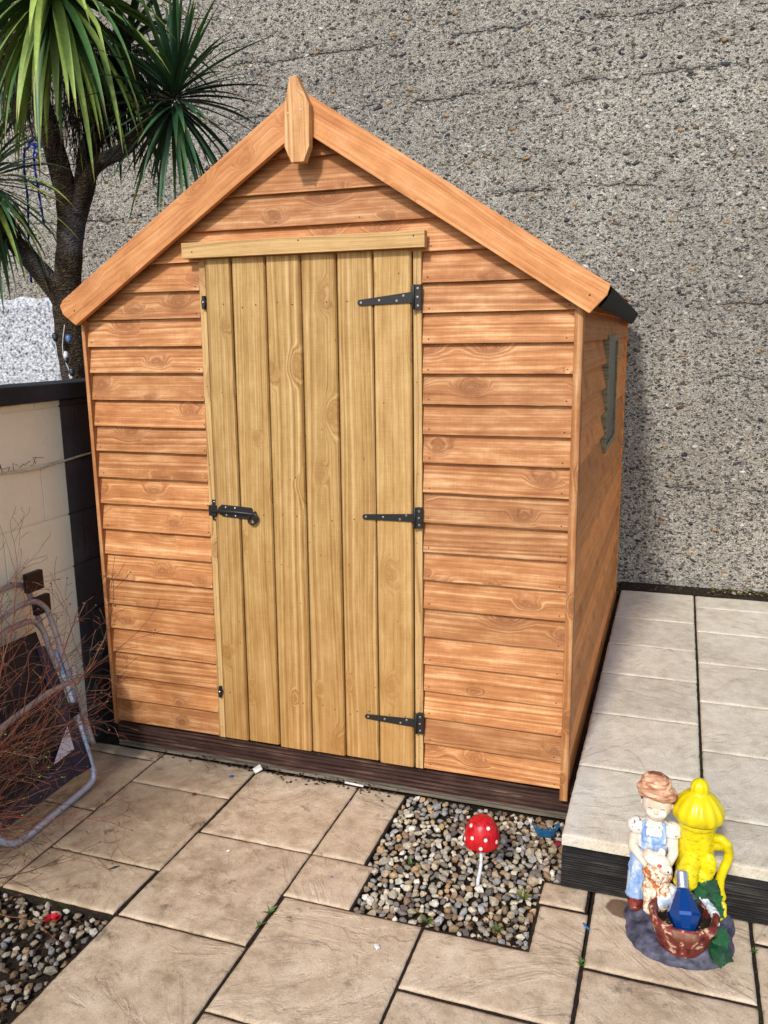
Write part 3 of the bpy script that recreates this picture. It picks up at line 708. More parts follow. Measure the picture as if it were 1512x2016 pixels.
# dark backing seen in the grooves
mb.box(-.385, .37, .002, .012, .02, 1.78, mi=1)
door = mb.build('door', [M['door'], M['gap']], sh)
mb = MB()
for zr in (1.635, .905, .19):
    for i in range(6):
        for q in (.35, .75):
            if rnd() < .8: 
                x = TX[i]+(TX[i+1]-TX[i])*q+(BX_[i]-TX[i])*(1-zr/1.8); mb.disc((x+ru(-.006, .006), -.0222, zr+ru(-.012, .006)), (0, -1, 0), .0024, .0005, 6)
for i in range(22):
    x = ru(-.33, .36); mb.disc((x, -.0222, ru(.1, 1.75)), (0, -1, 0), .0020, .0005, 6)
sub(mb, 'door_nails', M['nail'], door)['kind'] = 'stuff'
def hinge(x0, x1, zt, pz0, pz1, tip):
    mb = MB(); Y = -.0235
    xe = .3835
    mb.board((0, Y, 0), (1, 0, 0), (0, 0, 1), (0, -1, 0), [(x0+.006, tip-.009), (xe, pz0+.022), (xe, pz1-.022), (x0+.006, tip+.009), (x0, tip+.005), (x0, tip-.005)], .003, 0)
    mb.board((0, Y, 0), (1, 0, 0), (0, 0, 1), (0, -1, 0), [(xe+.007, pz0), (.4115, pz0), (.4115, pz1), (xe+.007, pz1)], .003, -.011)
    mb.tube([(xe+.003, Y-.004, pz0+.0), (xe+.003, Y-.004, pz1)], .0052, 10)
    zc_ = (pz0+pz1)/2
    for (x, z) in ((x0+.012, tip), (x0+.075, tip+(zc_-tip)*.45), (x0+.135, tip+(zc_-tip)*.7-.006), (x0+.158, tip+(zc_-tip)*.8+.008), (.401, pz0+.012), (.400, zc_), (.401, pz1-.012)):
        mb.disc((x, Y-.0028, z), (0, -1, 0), .0042, .0016, 10, 1); mb.disc((x, Y-.0045, z), (0, -1, 0), .0015, .0003, 6)
    return bevel(sub(mb, 'strap_hinge', [M['black_iron'], M['screw']], door), .0006)
hinge(.195, 0, 0, 1.606, 1.684, 1.632); hinge(.198, 0, 0, .886, .958, .916); hinge(.193, 0, 0, .138, .214, .176)
# bolt
mb = MB(); Y = -.0235
mb.board((0, -.011, 0), (1, 0, 0), (0, 0, 1), (0, -1, 0), [(-.397, .866), (-.378, .866), (-.378, .944), (-.397, .944)], .004, 0)
mb.board((0, -.014, 0), (1, 0, 0), (0, 0, 1), (0, -1, 0), [(-.404, .886), (-.374, .886), (-.374, .925), (-.404, .925)], .016, 0)
mb.board((0, Y, 0), (1, 0, 0), (0, 0, 1), (0, -1, 0), [(-.350, .886), (-.237, .880), (-.229, .884), (-.226, .918), (-.23, .924), (-.350, .930), (-.366, .917), (-.366, .900)], .003, 0)
mb.tube([(-.395, Y-.008, .906), (-.30, Y-.008, .906), (-.222, Y-.008, .902)], .0065, 10)
ring = [(-.222+.017*math.cos(a)+.004*math.sin(a), Y-.010, .884+.019*math.sin(a)) for a in [i*math.pi/8 for i in range(17)]]
mb.tube(ring, .0045, 8, cap=False); mb.board((0, Y-.004, 0), (1, 0, 0), (0, 0, 1), (0, -1, 0), [(-.238, .898), (-.215, .868), (-.206, .885), (-.212, .915)], .005, 0)
for (x, z) in ((-.388, .936), (-.386, .874), (-.335, .920), (-.297, .919), (-.333, .892), (-.296, .890)): mb.disc((x, Y-.0028 if x > -.37 else -.0148, z), (0, -1, 0), .0036, .0014, 10, 1)
bevel(sub(mb, 'sliding_bolt', [M['black_iron'], M['screw']], door), .0006)
for (x, z) in ((-.384, 1.648), (-.406, .190)):
    mb = MB(); mb.board((0, -.0115, 0), (1, 0, 0), (0, 0, 1), (0, -1, 0), [(x-.006, z-.022), (x+.004, z-.025), (x+.006, z-.012), (x+.010, z), (x+.006, z+.012), (x+.007, z+.022), (x-.004, z+.022), (x-.007, z)], .011, 0)
    mb.disc((x, -.0225, z), (0, -1, 0), .004, .0015, 10, 1); bevel(mb.build('turn_button', [M['black_iron'], M['screw']], sh), .001)
# window in the side wall
mb = MB(); xw = W2-.002
mb.box(xw+.024, xw+.028, .95, 1.44, 1.035, 1.515, long='y'); wn_ = None
fr = MB()
for (y0, y1, z0, z1) in ((.936, .962, 1.03, 1.515), (1.43, 1.455, 1.03, 1.515), (.962, 1.43, 1.03, 1.056), (.962, 1.43, 1.49, 1.515)): fr.box(xw-.03, xw+.035, y0, y1, z0, z1, idx=int(y0*90), long='y')
win = fr.build('window', M['winframe'], sh); sub(mb, 'pane', M['glass'], win)
mb = MB(); mb.board((W2, 0, 0), (0, 1, 0), (0, 0, 1), (1, 0, 0), [(.93, 1.012), (1.46, 1.012), (1.46, 1.03), (.93, 1.03)], .03, 0, 9); sub(mb, 'sill', M['clad_bright'], win)
# deck board on which the shed stands
dk = empty('decking_base', (0, 1.2, GZ), 'low ribbed weathered decking base under the orange shed', 'deck')
mb = MB(); pts = []
for i in range(7):
    a = GZ-.005+.112*i/7; h = .112/7; pts += [(a, .030), (a+h*.66, .030), (a+h*.74, .042), (a+h*.96, .042)]
pts += [(GZ+.107, .044), (GZ+.107, 2.36), (GZ-.005, 2.36)]
seg = 60; b = 0; K = len(pts)
for s_ in range(seg+1):
    x = -.93+(1.86)*s_/seg
    for (z_, y_) in pts: mb.v.append(Vector((x, y_+noise.noise(Vector((x*16, z_*90, 1)))*.0015, z_+noise.noise(Vector((x*5, z_*40, 5)))*.0015)))
for s_ in range(seg):
    for i in range(K): j = (i+1) % K; mb.face([s_*K+i, s_*K+j, (s_+1)*K+j, (s_+1)*K+i])
mb.face([i for i in range(K-1, -1, -1)]); mb.face([seg*K+i for i in range(K)])
mb.build('ribbed_boards', M['deck'], dk)

# ------------------------------------------------------------------ organic blobs
def blob(name, prims, vox, mat, parent, smooth_it=4, disp=None):
    bm = bmesh.new()
    for p in prims:
        if p[0] == 'e':
            _, c, r = p[:3]; R = Matrix.Rotation(p[3][0], 4, p[3][1]) if len(p) > 3 else Matrix.Identity(4)
            bmesh.ops.create_icosphere(bm, subdivisions=3, radius=1, matrix=Matrix.Translation(Vector(c)-parent.location) @ R @ Matrix.Diagonal((*r, 1)))
        else:
            _, a, b_, ra, rb = p; a, b_ = Vector(a)-parent.location, Vector(b_)-parent.location; d = b_-a
            q = d.to_track_quat('Z', 'Y').to_matrix().to_4x4()
            bmesh.ops.create_cone(bm, segments=20, radius1=ra, radius2=rb, depth=d.length, cap_ends=True, matrix=Matrix.Translation((a+b_)/2) @ q)
            bmesh.ops.create_icosphere(bm, subdivisions=2, radius=ra, matrix=Matrix.Translation(a)); bmesh.ops.create_icosphere(bm, subdivisions=2, radius=rb, matrix=Matrix.Translation(b_))
    me = bpy.data.meshes.new(name); bm.to_mesh(me); bm.free(); me.materials.append(mat)
    o = bpy.data.objects.new(name, me); C.objects.link(o); o.parent = parent
    r = o.modifiers.new('remesh', 'REMESH'); r.mode = 'VOXEL'; r.voxel_size = vox; r.use_smooth_shade = True
    s_ = o.modifiers.new('smooth', 'SMOOTH'); s_.factor = .5; s_.iterations = smooth_it
    if disp:
        tx = bpy.data.textures.new(name+'_clouds', 'CLOUDS'); tx.noise_scale = disp[0]; tx.noise_depth = 2
        d_ = o.modifiers.new('relief', 'DISPLACE'); d_.texture = tx; d_.strength = disp[1]; d_.mid_level = .5
    return o
def glaze(name, cols, sc, rough=.35, bump=.4, bd=.003, stretch=(1, 1, 1), detail=3, dist=.0):
    t = NT(name); o = t.obj(); p = t.n('VectorMath', {0: o, 1: stretch}, operation='MULTIPLY').outputs[0]
    n_ = t.noise(p, sc, detail, .6, dist).outputs[0]; n2 = t.noise(o, 14, 3).outputs[0]
    col = t.ramp(n_, cols); col = t.mix(.25, col, t.ramp(n2, [(.3, G(.55)), (.7, G(1.25))]), 'MULTIPLY')
    return t.out(col, rough, t.bump(n_, bump, bd), 0, .4)
S = empty('girl_and_pump_statue', (1.287, -.43, GZ), 'painted statue of a child holding a lamb beside a yellow water pump', 'statue')
# rock base
P = [('e', (1.287, -.475, GZ+.002), (.146, .126, .046)), ('e', (1.19, -.43, GZ+.015), (.055, .055, .040)), ('e', (1.35, -.42, GZ+.02), (.085, .07, .045)), ('e', (1.33, -.52, GZ+.015), (.07, .06, .040)), ('e', (1.25, -.47, GZ+.015), (.08, .06, .045)),
     ('e', (1.205, -.50, GZ+.022), (.028, .02, .022)), ('e', (1.29, -.56, GZ+.01), (.06, .03, .025)), ('e', (1.40, -.44, GZ+.015), (.03, .05, .02))]
base = blob('rock_base', P, .004, glaze('slate_glaze', [(.35, lin((46, 46, 58))), (.5, lin((76, 76, 92))), (.7, lin((102, 102, 122)))], 28, .6, .6, .006), S, 5, (.03, .012))
# child: one continuous body
skin = glaze('cream_glaze', [(.35, lin((214, 190, 164))), (.55, lin((236, 222, 204)))], 22, .35, .1)
P = [('e', (1.210, -.368, .206), (.040, .037, .044)), ('e', (1.210, -.378, .190), (.031, .028, .028)), ('e', (1.195, -.396, .192), (.013, .01, .012)), ('e', (1.226, -.396, .192), (.013, .01, .012)),
     ('e', (1.210, -.4075, .199), (.006, .006, .006)), ('e', (1.210, -.403, .1835), (.0085, .005, .0022)), ('e', (1.210, -.401, .1795), (.007, .005, .0025)), ('e', (1.172, -.365, .203), (.007, .008, .011)), ('e', (1.249, -.365, .203), (.007, .008, .011)),
     ('c', (1.208, -.356, .165), (1.207, -.350, .13), .021, .030), ('e', (1.206, -.352, .09), (.046, .030, .055)),
     ('c', (1.160, -.355, .12), (1.152, -.372, .062), .018, .014), ('c', (1.152, -.372, .062), (1.196, -.418, .038), .014, .010), ('e', (1.203, -.424, .036), (.013, .009, .010)),
     ('c', (1.254, -.355, .12), (1.262, -.378, .066), .018, .014), ('c', (1.262, -.378, .066), (1.244, -.420, .040), .014, .010), ('e', (1.241, -.426, .037), (.013, .009, .010)),
     ('c', (1.182, -.35, .03), (1.172, -.37, -.09), .026, .018), ('c', (1.225, -.35, .03), (1.235, -.36, -.09), .026, .018)]
for k in range(4): P.append(('c', (1.199+.0045*k, -.430, .041-.004*k), (1.210+.0045*k, -.440, .032-.004*k), .0032, .0027)); P.append(('c', (1.246-.0045*k, -.432, .042-.004*k), (1.236-.0045*k, -.441, .033-.004*k), .0032, .0027))
P += [('c', (1.196, -.428, .044), (1.206, -.436, .050), .0034, .0028), ('c', (1.248, -.430, .044), (1.238, -.438, .050), .0034, .0028)]
body = blob('child_body', P, .0022, skin, S, 2)
mb = MB()
for sx in (-1, 1):
    mb = MB(); mb.tube([(1.210+sx*.014+.008*q, -.4035+abs(q)*.0015, .209-abs(q)*.001) for q in (-1, -.5, 0, .5, 1)], .0009, 5, col=lin((120, 96, 82))); sub(mb, 'eye_line', M['twig'], body)
mb = MB(); mb.tube([(1.210+.008*q, -.4065+abs(q)*.002, .1815+abs(q)*.0008) for q in (-1, -.5, 0, .5, 1)], .0008, 5, col=lin((176, 120, 104)))
sub(mb, 'mouth_line', M['twig'], body)
P = [('e', (1.209, -.362, .242), (.057, .052, .016), (.16, 'Y')), ('e', (1.206, -.352, .262), (.043, .040, .026), (.1, 'Y')), ('e', (1.178, -.375, .240), (.020, .022, .012)), ('e', (1.24, -.378, .236), (.022, .024, .012))]
blob('cap', P, .003, glaze('russet_cap_glaze', [(.34, lin((120, 62, 36))), (.46, lin((192, 134, 98))), (.58, lin((230, 190, 156)))], 30, .45, .9, .006, (.35, .6, 2.2), 3, 1.0), S, 2, (.012, .005))
P = [('e', (1.174, -.352, .222), (.010, .022, .022)), ('e', (1.246, -.352, .218), (.012, .022, .026)), ('e', (1.21, -.338, .205), (.038, .025, .035))]
blob('hair', P, .003, glaze('auburn_glaze', [(.4, lin((96, 40, 24))), (.6, lin((150, 78, 48)))], 60, .5, .5), S, 2)
shirt = glaze('flecked_shirt_glaze', [(.30, lin((60, 56, 60))), (.37, lin((150, 146, 146))), (.42, lin((228, 222, 212))), (.8, lin((240, 236, 228)))], 95, .4, .4)
P = [('e', (1.206, -.352, .118), (.050, .0335, .034)), ('e', (1.158, -.355, .122), (.027, .028, .026)), ('e', (1.256, -.355, .122), (.027, .028, .026)), ('e', (1.190, -.372, .140), (.018, .012, .012)), ('e', (1.226, -.372, .140), (.018, .012, .012))]
blob('shirt', P, .003, shirt, S, 3, (.01, .003))
blue = glaze('pale_blue_glaze', [(.35, lin((120, 154, 206))), (.5, lin((150, 180, 222))), (.64, lin((206, 214, 226)))], 34, .4, .7, .005, (1.4, 1.4, .5), 3, .6)
P = [('e', (1.206, -.358, .080), (.046, .034, .040)), ('c', (1.180, -.384, .098), (1.180, -.378, .150), .007, .006), ('c', (1.236, -.384, .098), (1.232, -.378, .150), .007, .006), ('e', (1.208, -.384, .098), (.028, .009, .014)),
     ('e', (1.190, -.35, .025), (.048, .036, .045)), ('c', (1.178, -.36, .00), (1.168, -.378, -.072), .036, .029), ('c', (1.228, -.352, .00), (1.236, -.36, -.072), .034, .027), ('e', (1.166, -.382, -.078), (.030, .027, .012))]
blob('overalls', P, .003, blue, S, 3, (.014, .006))
P = [('e', (1.168, -.392, -.094), (.024, .032, .017)), ('e', (1.168, -.412, -.099), (.019, .018, .012))]
blob('shoe', P, .003, glaze('oxblood_glaze', [(.35, lin((84, 28, 20))), (.6, lin((134, 58, 44)))], 40, .3, .3), S, 3)
# lamb in the arms
P = [('e', (1.218, -.424, .066), (.040, .024, .020), (.28, 'Y')), ('e', (1.244, -.440, .052), (.017, .016, .014)), ('e', (1.196, -.42, .078), (.015, .014, .013)), ('e', (1.186, -.412, .072), (.008, .006, .015), (.8, 'Y')), ('e', (1.232, -.412, .086), (.009, .006, .012), (-.6, 'Y'))]
lamb = blob('lamb_head', P, .0025, glaze('white_glaze', [(.35, lin((220, 196, 172))), (.5, lin((242, 234, 222)))], 26, .35, .3), S, 3)
mb = MB(); pebble(mb, (1.188, -.4345, .070), .0035, lin((16, 14, 14)), 1, 0, True); mb_e = mb; sub(mb, 'eye', M['twig'], lamb)
mb = MB(); pebble(mb, (1.2495, -.4555, .055), .0035, lin((16, 14, 14)), 1, 0, True); sub(mb, 'eye', M['twig'], lamb)
mb = MB(); pebble(mb, (1.226, -.447, .064), .0075, lin((196, 92, 74)), .7, 0, True); sub(mb, 'tongue', M['twig'], lamb)
P = [('e', (1.222, -.415, .022), (.042, .030, .035)), ('e', (1.224, -.418, -.03), (.042, .032, .045)), ('c', (1.205, -.43, -.02), (1.205, -.45, -.075), .02, .014), ('c', (1.242, -.43, -.02), (1.24, -.445, -.06), .02, .016)]
blob('lamb_fleece', P, .003, glaze('curly_fleece_glaze', [(.38, lin((178, 98, 50))), (.46, lin((214, 160, 112))), (.52, lin((236, 224, 204))), (.64, lin((226, 212, 190))), (.7, lin((200, 140, 90)))], 48, .45, 1.0, .007, (1, 1, .8), 2, 1.6), S, 2, (.009, .009))
# pump
yel = glaze('yellow_gloss', [(.3, lin((176, 156, 8))), (.45, lin((222, 202, 14))), (.7, lin((232, 214, 24)))], 60, .3, .5, .004, (1, 1, 2.0), 3)
yel2 = glaze('yellow_gloss_ribbed', [(.3, lin((190, 170, 10))), (.45, lin((224, 204, 16)))], 20, .28, .15)
mb = MB(); prof = [(.052, -.115), (.052, -.06), (.051, .0), (.050, .05), (.049, .10), (.049, .138), (.050, .150), (.0545, .154), (.0555, .163), (.052, .170)]
prof2 = []
for a, b_ in zip(prof, prof[1:]):
    for q in range(4): prof2.append((a[0]+(b_[0]-a[0])*q/4, a[1]+(b_[1]-a[1])*q/4))
mb.lathe(prof2+[prof[-1]], (1.321, -.345, 0), 40, fn=lambda a, i: 1+.035*noise.noise(Vector((math.cos(a)*2, math.sin(a)*2, i*.22)))); pb = mb.build('pump_barrel', yel, S)
mb = MB(); prof = [(.030, .166), (.062, .166), (.067, .172), (.0685, .182), (.0675, .193), (.062, .206), (.054, .219), (.044, .231), (.032, .241), (.0235, .246), (.0245, .252), (.0240, .262), (.020, .273), (.011, .281), (.0, .284)]
mb.lathe([(r, z+.004) for r, z in prof], (1.321, -.345, 0), 84, fn=lambda a, i: 1+(.030 if 2 <= i <= 7 else .045 if 10 <= i <= 12 else .0)*math.cos((13 if i < 9 else 9)*a)+.02*noise.noise(Vector((math.cos(a)*3, math.sin(a)*3, 1)))); mb.build('pump_lid', yel2, S)
P = [('c', (1.318, -.365, .075), (1.302, -.405, .040), .026, .028), ('c', (1.302, -.405, .04), (1.297, -.420, .018), .030, .032), ('e', (1.296, -.423, .012), (.034, .030, .007)), ('e', (1.345, -.385, -.005), (.028, .022, .05)), ('e', (1.355, -.385, .05), (.022, .015, .04))]
blob('pump_spout', P, .003, yel, S, 3)
hp = [(1.362, -.350, .118), (1.385, -.356, .122), (1.402, -.36, .108), (1.407, -.362, .085), (1.403, -.365, .060), (1.394, -.37, .035), (1.388, -.372, .008), (1.388, -.376, -.020), (1.395, -.380, -.042)]
P = [('c', hp[i], hp[i+1], .0125 if i < 7 else .012, .0125 if i < 6 else .013) for i in range(len(hp)-1)]+[('c', (1.362, -.35, .090), (1.388, -.356, .100), .012, .012)]
blob('pump_handle', P, .003, yel2, S, 2)
P = [('c', a, b_, .008, .007) for a, b_ in zip([(1.388, -.372, -.045), (1.402, -.385, -.062), (1.403, -.40, -.082), (1.390, -.412, -.088)], [(1.402, -.385, -.062), (1.403, -.40, -.082), (1.390, -.412, -.088), (1.382, -.41, -.08)])]
blob('yellow_tendril', P, .003, yel2, S, 1)
# ivy on the foot of the pump
mb = MB(); random.seed(11)
def ivy(mb, c, n_, r, up=Vector((0, 0, 1))):
    n_ = Vector(n_).normalized(); a = n_.cross(up).normalized(); d = n_.cross(a); b = len(mb.v); K = 15; ph = ru(0, 6.3); g = random.choice([lin((22, 66, 38)), lin((28, 84, 46)), lin((18, 52, 34))])
    mb.v.append(Vector(c)+n_*r*.25)
    for i in range(K):
        q = 2*math.pi*i/K+ph; rr = r*(1.0 if i % 3 == 0 else .62 if i % 3 == 1 else .68); mb.v.append(Vector(c)+(a*math.cos(q)+d*math.sin(q))*rr)
    for i in range(K): mb.face([b, b+1+i, b+1+(i+1) % K], None, 0, g)
for (x, y, z, r) in ((1.338, -.405, -.012, .026), (1.365, -.402, .004, .026), (1.350, -.415, -.035, .030), (1.376, -.408, -.030, .026), (1.362, -.425, -.060, .030), (1.385, -.42, -.058, .022), (1.33, -.41, -.035, .022), (1.375, -.43, -.075, .024), (1.35, -.43, -.07, .02),
                     (1.392, -.50, -.094, .026), (1.400, -.53, -.105, .026), (1.388, -.545, -.108, .022), (1.395, -.475, -.085, .022)):
    ivy(mb, (x, y-.008, z), (ru(-.3, .3), -.8, .6), r)
P = [('e', (1.352, -.39, -.03), (.040, .026, .055)), ('e', (1.385, -.50, -.115), (.028, .05, .02))]
blob('ivy_mound', P, .004, glaze('ivy_green_glaze', [(.35, lin((16, 46, 30))), (.65, lin((34, 92, 50)))], 40, .35, .6), S, 3, (.012, .006))
iv = mb.build('ivy_leaves', M['leaf'], S)
# basin
mb = MB(); cx, cy = 1.294, -.487
prof = [(.066, -.125), (.072, -.105), (.081, -.082), (.086, -.062), (.091, -.052), (.092, -.043), (.089, -.035), (.083, -.031), (.076, -.034), (.071, -.044), (.065, -.062), (.058, -.084), (.035, -.094), (.0, -.096)]
def bt(name):
    t = NT(name); o = t.obj(); n1 = t.noise(o, 34, 4, .6, .5).outputs[0]; z = t.n('SeparateXYZ', {0: o}).outputs[2]; y = t.n('SeparateXYZ', {0: o}).outputs[1]
    col = t.ramp(n1, [(.35, lin((70, 28, 24))), (.55, lin((128, 54, 46))), (.70, lin((170, 110, 92)))])
    lo = t.smooth(t.math('ADD', z, t.math('MULTIPLY', n1, .03)), .098, .088); col = t.mix(t.math('MULTIPLY', t.smooth(t.math('ADD', y, t.math('MULTIPLY', n1, .04)), -.120, -.138), .7), col, lin((168, 138, 110)))
    ed = t.smooth(n1, .56, .64); col = t.mix(ed, col, lin((206, 176, 146)))
    return t.out(col, .45, t.bump(n1, .6, .005))
mb.lathe(prof[:11], (cx, cy, 0), 48, fn=lambda a, i: 1+.03*math.sin(9*a)*(1 if 4 <= i <= 7 else .3)+.05*noise.noise(Vector((math.cos(a)*1.5, math.sin(a)*1.5, 5)))); bs = mb.build('basin', bt('oxblood_basin_glaze'), S)
mb = MB(); mb.lathe(prof[9:], (cx, cy, 0), 48); sub(mb, 'basin_bowl', M['soil'], bs)
mb = MB(); random.seed(5)
for i in range(60):
    a, r = ru(0, 6.3), .048*rnd()**.5; pebble(mb, (cx+r*math.cos(a), cy-.008+r*math.sin(a), -.082+ru(0, .008)), ru(.003, .007), random.choice([lin((120, 100, 70)), lin((60, 48, 36)), lin((150, 110, 120)), lin((90, 96, 60)), lin((190, 176, 150))]), .5)
mb.board((cx-.01, cy-.05, -.066), (.9, .3, .2), (-.2, .9, .35), (.1, -.4, 1), [(0, 0), (.034, 0), (.030, .018), (.012, .016), (.008, .026), (0, .024)], .001, 0); mb.c[-8:] = [lin((150, 144, 104))]*8
sub(mb, 'leaf_litter', M['stone'], bs)['kind'] = 'stuff'
P = [('c', (1.255, -.435, -.035), (1.225, -.45, -.052), .020, .018), ('c', (1.262, -.42, -.02), (1.275, -.415, -.03), .016, .014), ('c', (1.336, -.405, -.03), (1.355, -.425, -.038), .010, .011), ('c', (1.355, -.425, -.038), (1.374, -.462, -.043), .011, .013), ('c', (1.374, -.462, -.043), (1.378, -.49, -.048), .013, .009)]
blob('splashing_water', P, .003, glaze('foam_glaze', [(.38, lin((170, 186, 206))), (.55, lin((226, 230, 234)))], 50, .4, .8, .005), S, 2, (.01, .006))
# faceted blue bulb
SH = Vector((-.001, -.036, .022))
for o in S.children:
    if o.name.split('.')[0] not in ('rock_base',): o.location = SH
BB = empty('blue_glass_bulb', (1.303, -.528, -.088), 'faceted blue glass bulb with silver cap stuck in the red basin', 'bulb')
t = NT('blue_glass'); o_ = t.obj(); M['bglass'] = t.out(lin((10, 66, 140)), .08, None, .35, .8)
ax0 = Vector((1.302, -.552+SH.y, -.070+SH.z)); ax1 = Vector((1.288, -.470+SH.y, .022+SH.z)); ad = (ax1-ax0).normalized(); A1 = ad.orthogonal().normalized(); A2 = ad.cross(A1); L0 = (ax1-ax0).length
def axl(mb, prof, k, smooth, rot=0):
    b = len(mb.v)
    for (r, s_) in prof:
        for j in range(k): q = 2*math.pi*j/k+rot; mb.v.append(ax0+ad*(L0*s_)+(A1*math.cos(q)+A2*math.sin(q))*r)
    for i in range(len(prof)-1):
        for j in range(k): j2 = (j+1) % k; mb.face([b+i*k+j, b+i*k+j2, b+(i+1)*k+j2, b+(i+1)*k+j], None, 0, None, smooth)
    mb.face([b+(len(prof)-1)*k+j for j in range(k)]); mb.face([b+j for j in range(k-1, -1, -1)])
mb = MB(); axl(mb, [(.010, 0), (.024, .14), (.043, .45), (.045, .52), (.020, .94), (.016, 1.0)], 9, False); bevel(mb.build('glass_facets', M['bglass'], BB), .0008, 2)
mb = MB(); axl(mb, [(.0165+.0016*(i % 2), 1.0+.036*i) for i in range(11)]+[(.012, 1.38)], 20, True); mb.build('silver_cap', plain('silver_cap', G(.62), .28, .9, 300, .1), BB)

# ------------------------------------------------------------------ toadstool
T = empty('toadstool_ornament', (.70, -.40, GZ), 'red toadstool ornament with white spots on a thin white stem in the gravel', 'ornament')
cc = Vector((.709, -.400, .008)); prof = []
for i in range(17):
    a = math.pi/2*i/16; prof.append((.0545*math.cos(a)**.72 if i < 16 else 0, .082*math.sin(a)))
mb = MB(); mb.lathe([(.046, -.002), (.054, -.004)]+prof, cc, 40); mb.lathe([(.046, -.002), (.0, .012)], cc, 40)
cap = mb.build('cap', glaze('red_gloss', [(.3, lin((134, 10, 18))), (.5, lin((196, 18, 30))), (.7, lin((210, 34, 44)))], 70, .35, .3, .002, (2, 2, .5)), T)
for (dx, dz) in ((-.027, .064), (.026, .064), (-.019, .034), (.022, .034), (-.046, .016), (.009, .008), (.050, .018)):
    # solve point on the dome facing the camera side
    zz_ = min(.999, dz/.082); a = math.asin(zz_); R_ = .0545*math.cos(a)**.72; x = max(-R_*.97, min(R_*.97, dx)); y = -math.sqrt(max(0, R_*R_-x*x)); nrm = Vector((x/.0545**2, y/.0545**2, dz/.082**2)).normalized()
    mb = MB(); mb.disc(cc+Vector((x, y, dz))+nrm*.0002, nrm, .0060, .0016, 16); sub(mb, 'white_spot', bpy.data.materials.get('spot_white') or plain('spot_white', lin((226, 214, 200)), .5), cap)
mb = MB(); mb.tube([(.700, -.412, GZ-.02), (.7015, -.411, GZ+.01), (.706, -.408, GZ+.035), (.709, -.404, GZ+.065), (.708, -.402, .0), (.709, -.400, .03)], [.0062, .006, .0056, .0054, .0054, .006], 10); mb.build('stem', plain('stem_white', lin((214, 216, 220)), .5), T)

# ------------------------------------------------------------------ palm (cordyline)
random.seed(21)
TR = empty('cordyline_tree', (-1.77, 1.0, GZ), 'tall branching cordyline palm tree with sword leaves growing behind the left block wall', 'tree')
def bark():
    t = NT('cordyline_bark'); o = t.obj(); st = t.n('VectorMath', {0: o, 1: (1, 1, 2.2)}, operation='MULTIPLY').outputs[0]
    n1 = t.noise(st, 38, 5, .7, .4).outputs[0]; n2 = t.noise(o, 4, 3).outputs[0]; v = t.n('TexVoronoi', {'Vector': st, 'Scale': 70.0}).outputs['Distance']
    col = t.ramp(n1, [(.32, lin((36, 28, 20))), (.48, lin((64, 52, 38))), (.62, lin((94, 80, 60))), (.75, lin((128, 116, 94)))])
    col = t.mix(t.smooth(n2, .52, .66), col, lin((98, 92, 92)))
    return t.out(col, .9, t.bump(t.math('ADD', n1, v), 1.0, .018))
def smooth_path(pts, n=6):
    o = []
    P_ = [Vector(p) for p in pts]; P_ = [P_[0]*2-P_[1]]+P_+[P_[-1]*2-P_[-2]]
    for i in range(1, len(P_)-2):
        a, b_, c_, d_ = P_[i-1:i+3]
        for q in range(n):
            s_ = q/n; o.append(.5*((2*b_)+(-a+c_)*s_+(2*a-5*b_+4*c_-d_)*s_*s_+(-a+3*b_-3*c_+d_)*s_**3))
    o.append(P_[-2]); return o
mb = MB()
def limb(pts, r0, r1):
    p = smooth_path(pts, 8); n_ = len(p); mb.tube(p, [(r0+(r1-r0)*i/(n_-1))*(1+.10*noise.noise(p[i]*14)) for i in range(n_)], 16)
limb([(-1.70, 1.05, GZ-.05), (-1.75, 1.0, .6), (-1.77, 1.0, 1.316), (-1.79, 1.0, 1.601), (-1.775, 1.0, 1.804), (-1.735, 1.0, 2.025), (-1.726, 1.0, 2.194), (-1.741, .98, 2.338), (-1.765, .95, 2.528), (-1.775, .92, 2.67), (-1.72, .86, 2.79)], .085, .042)
limb([(-1.72, .86, 2.79), (-1.62, .8, 2.87), (-1.52, .72, 2.98), (-1.42, .66, 3.10)], .052, .046)
limb([(-1.76, 1.0, 1.9), (-1.70, 1.02, 2.13), (-1.648, 1.03, 2.261), (-1.625, 1.05, 2.424), (-1.57, 1.08, 2.568), (-1.51, 1.1, 2.665), (-1.47, 1.15, 2.817), (-1.48, 1.2, 3.0)], .052, .045)
limb([(-1.68, 1.0, 2.14), (-1.62, 1.0, 2.26), (-1.55, .98, 2.335), (-1.468, .95, 2.365), (-1.32, .92, 2.40), (-1.186, .9, 2.485), (-1.083, .9, 2.57), (-1.02, .9, 2.64)], .036, .030)
limb([(-1.78, 1.0, 1.65), (-1.83, .97, 1.78), (-1.92, .92, 1.92), (-1.99, .85, 2.05), (-2.02, .8, 2.17), (-2.02, .78, 2.28)], .055, .04)
limb([(-1.77, .92, 2.66), (-1.84, .95, 2.75), (-1.95, 1.0, 2.86), (-2.05, 1.05, 3.0)], .045, .04)
mb.build('trunk', bark(), TR)
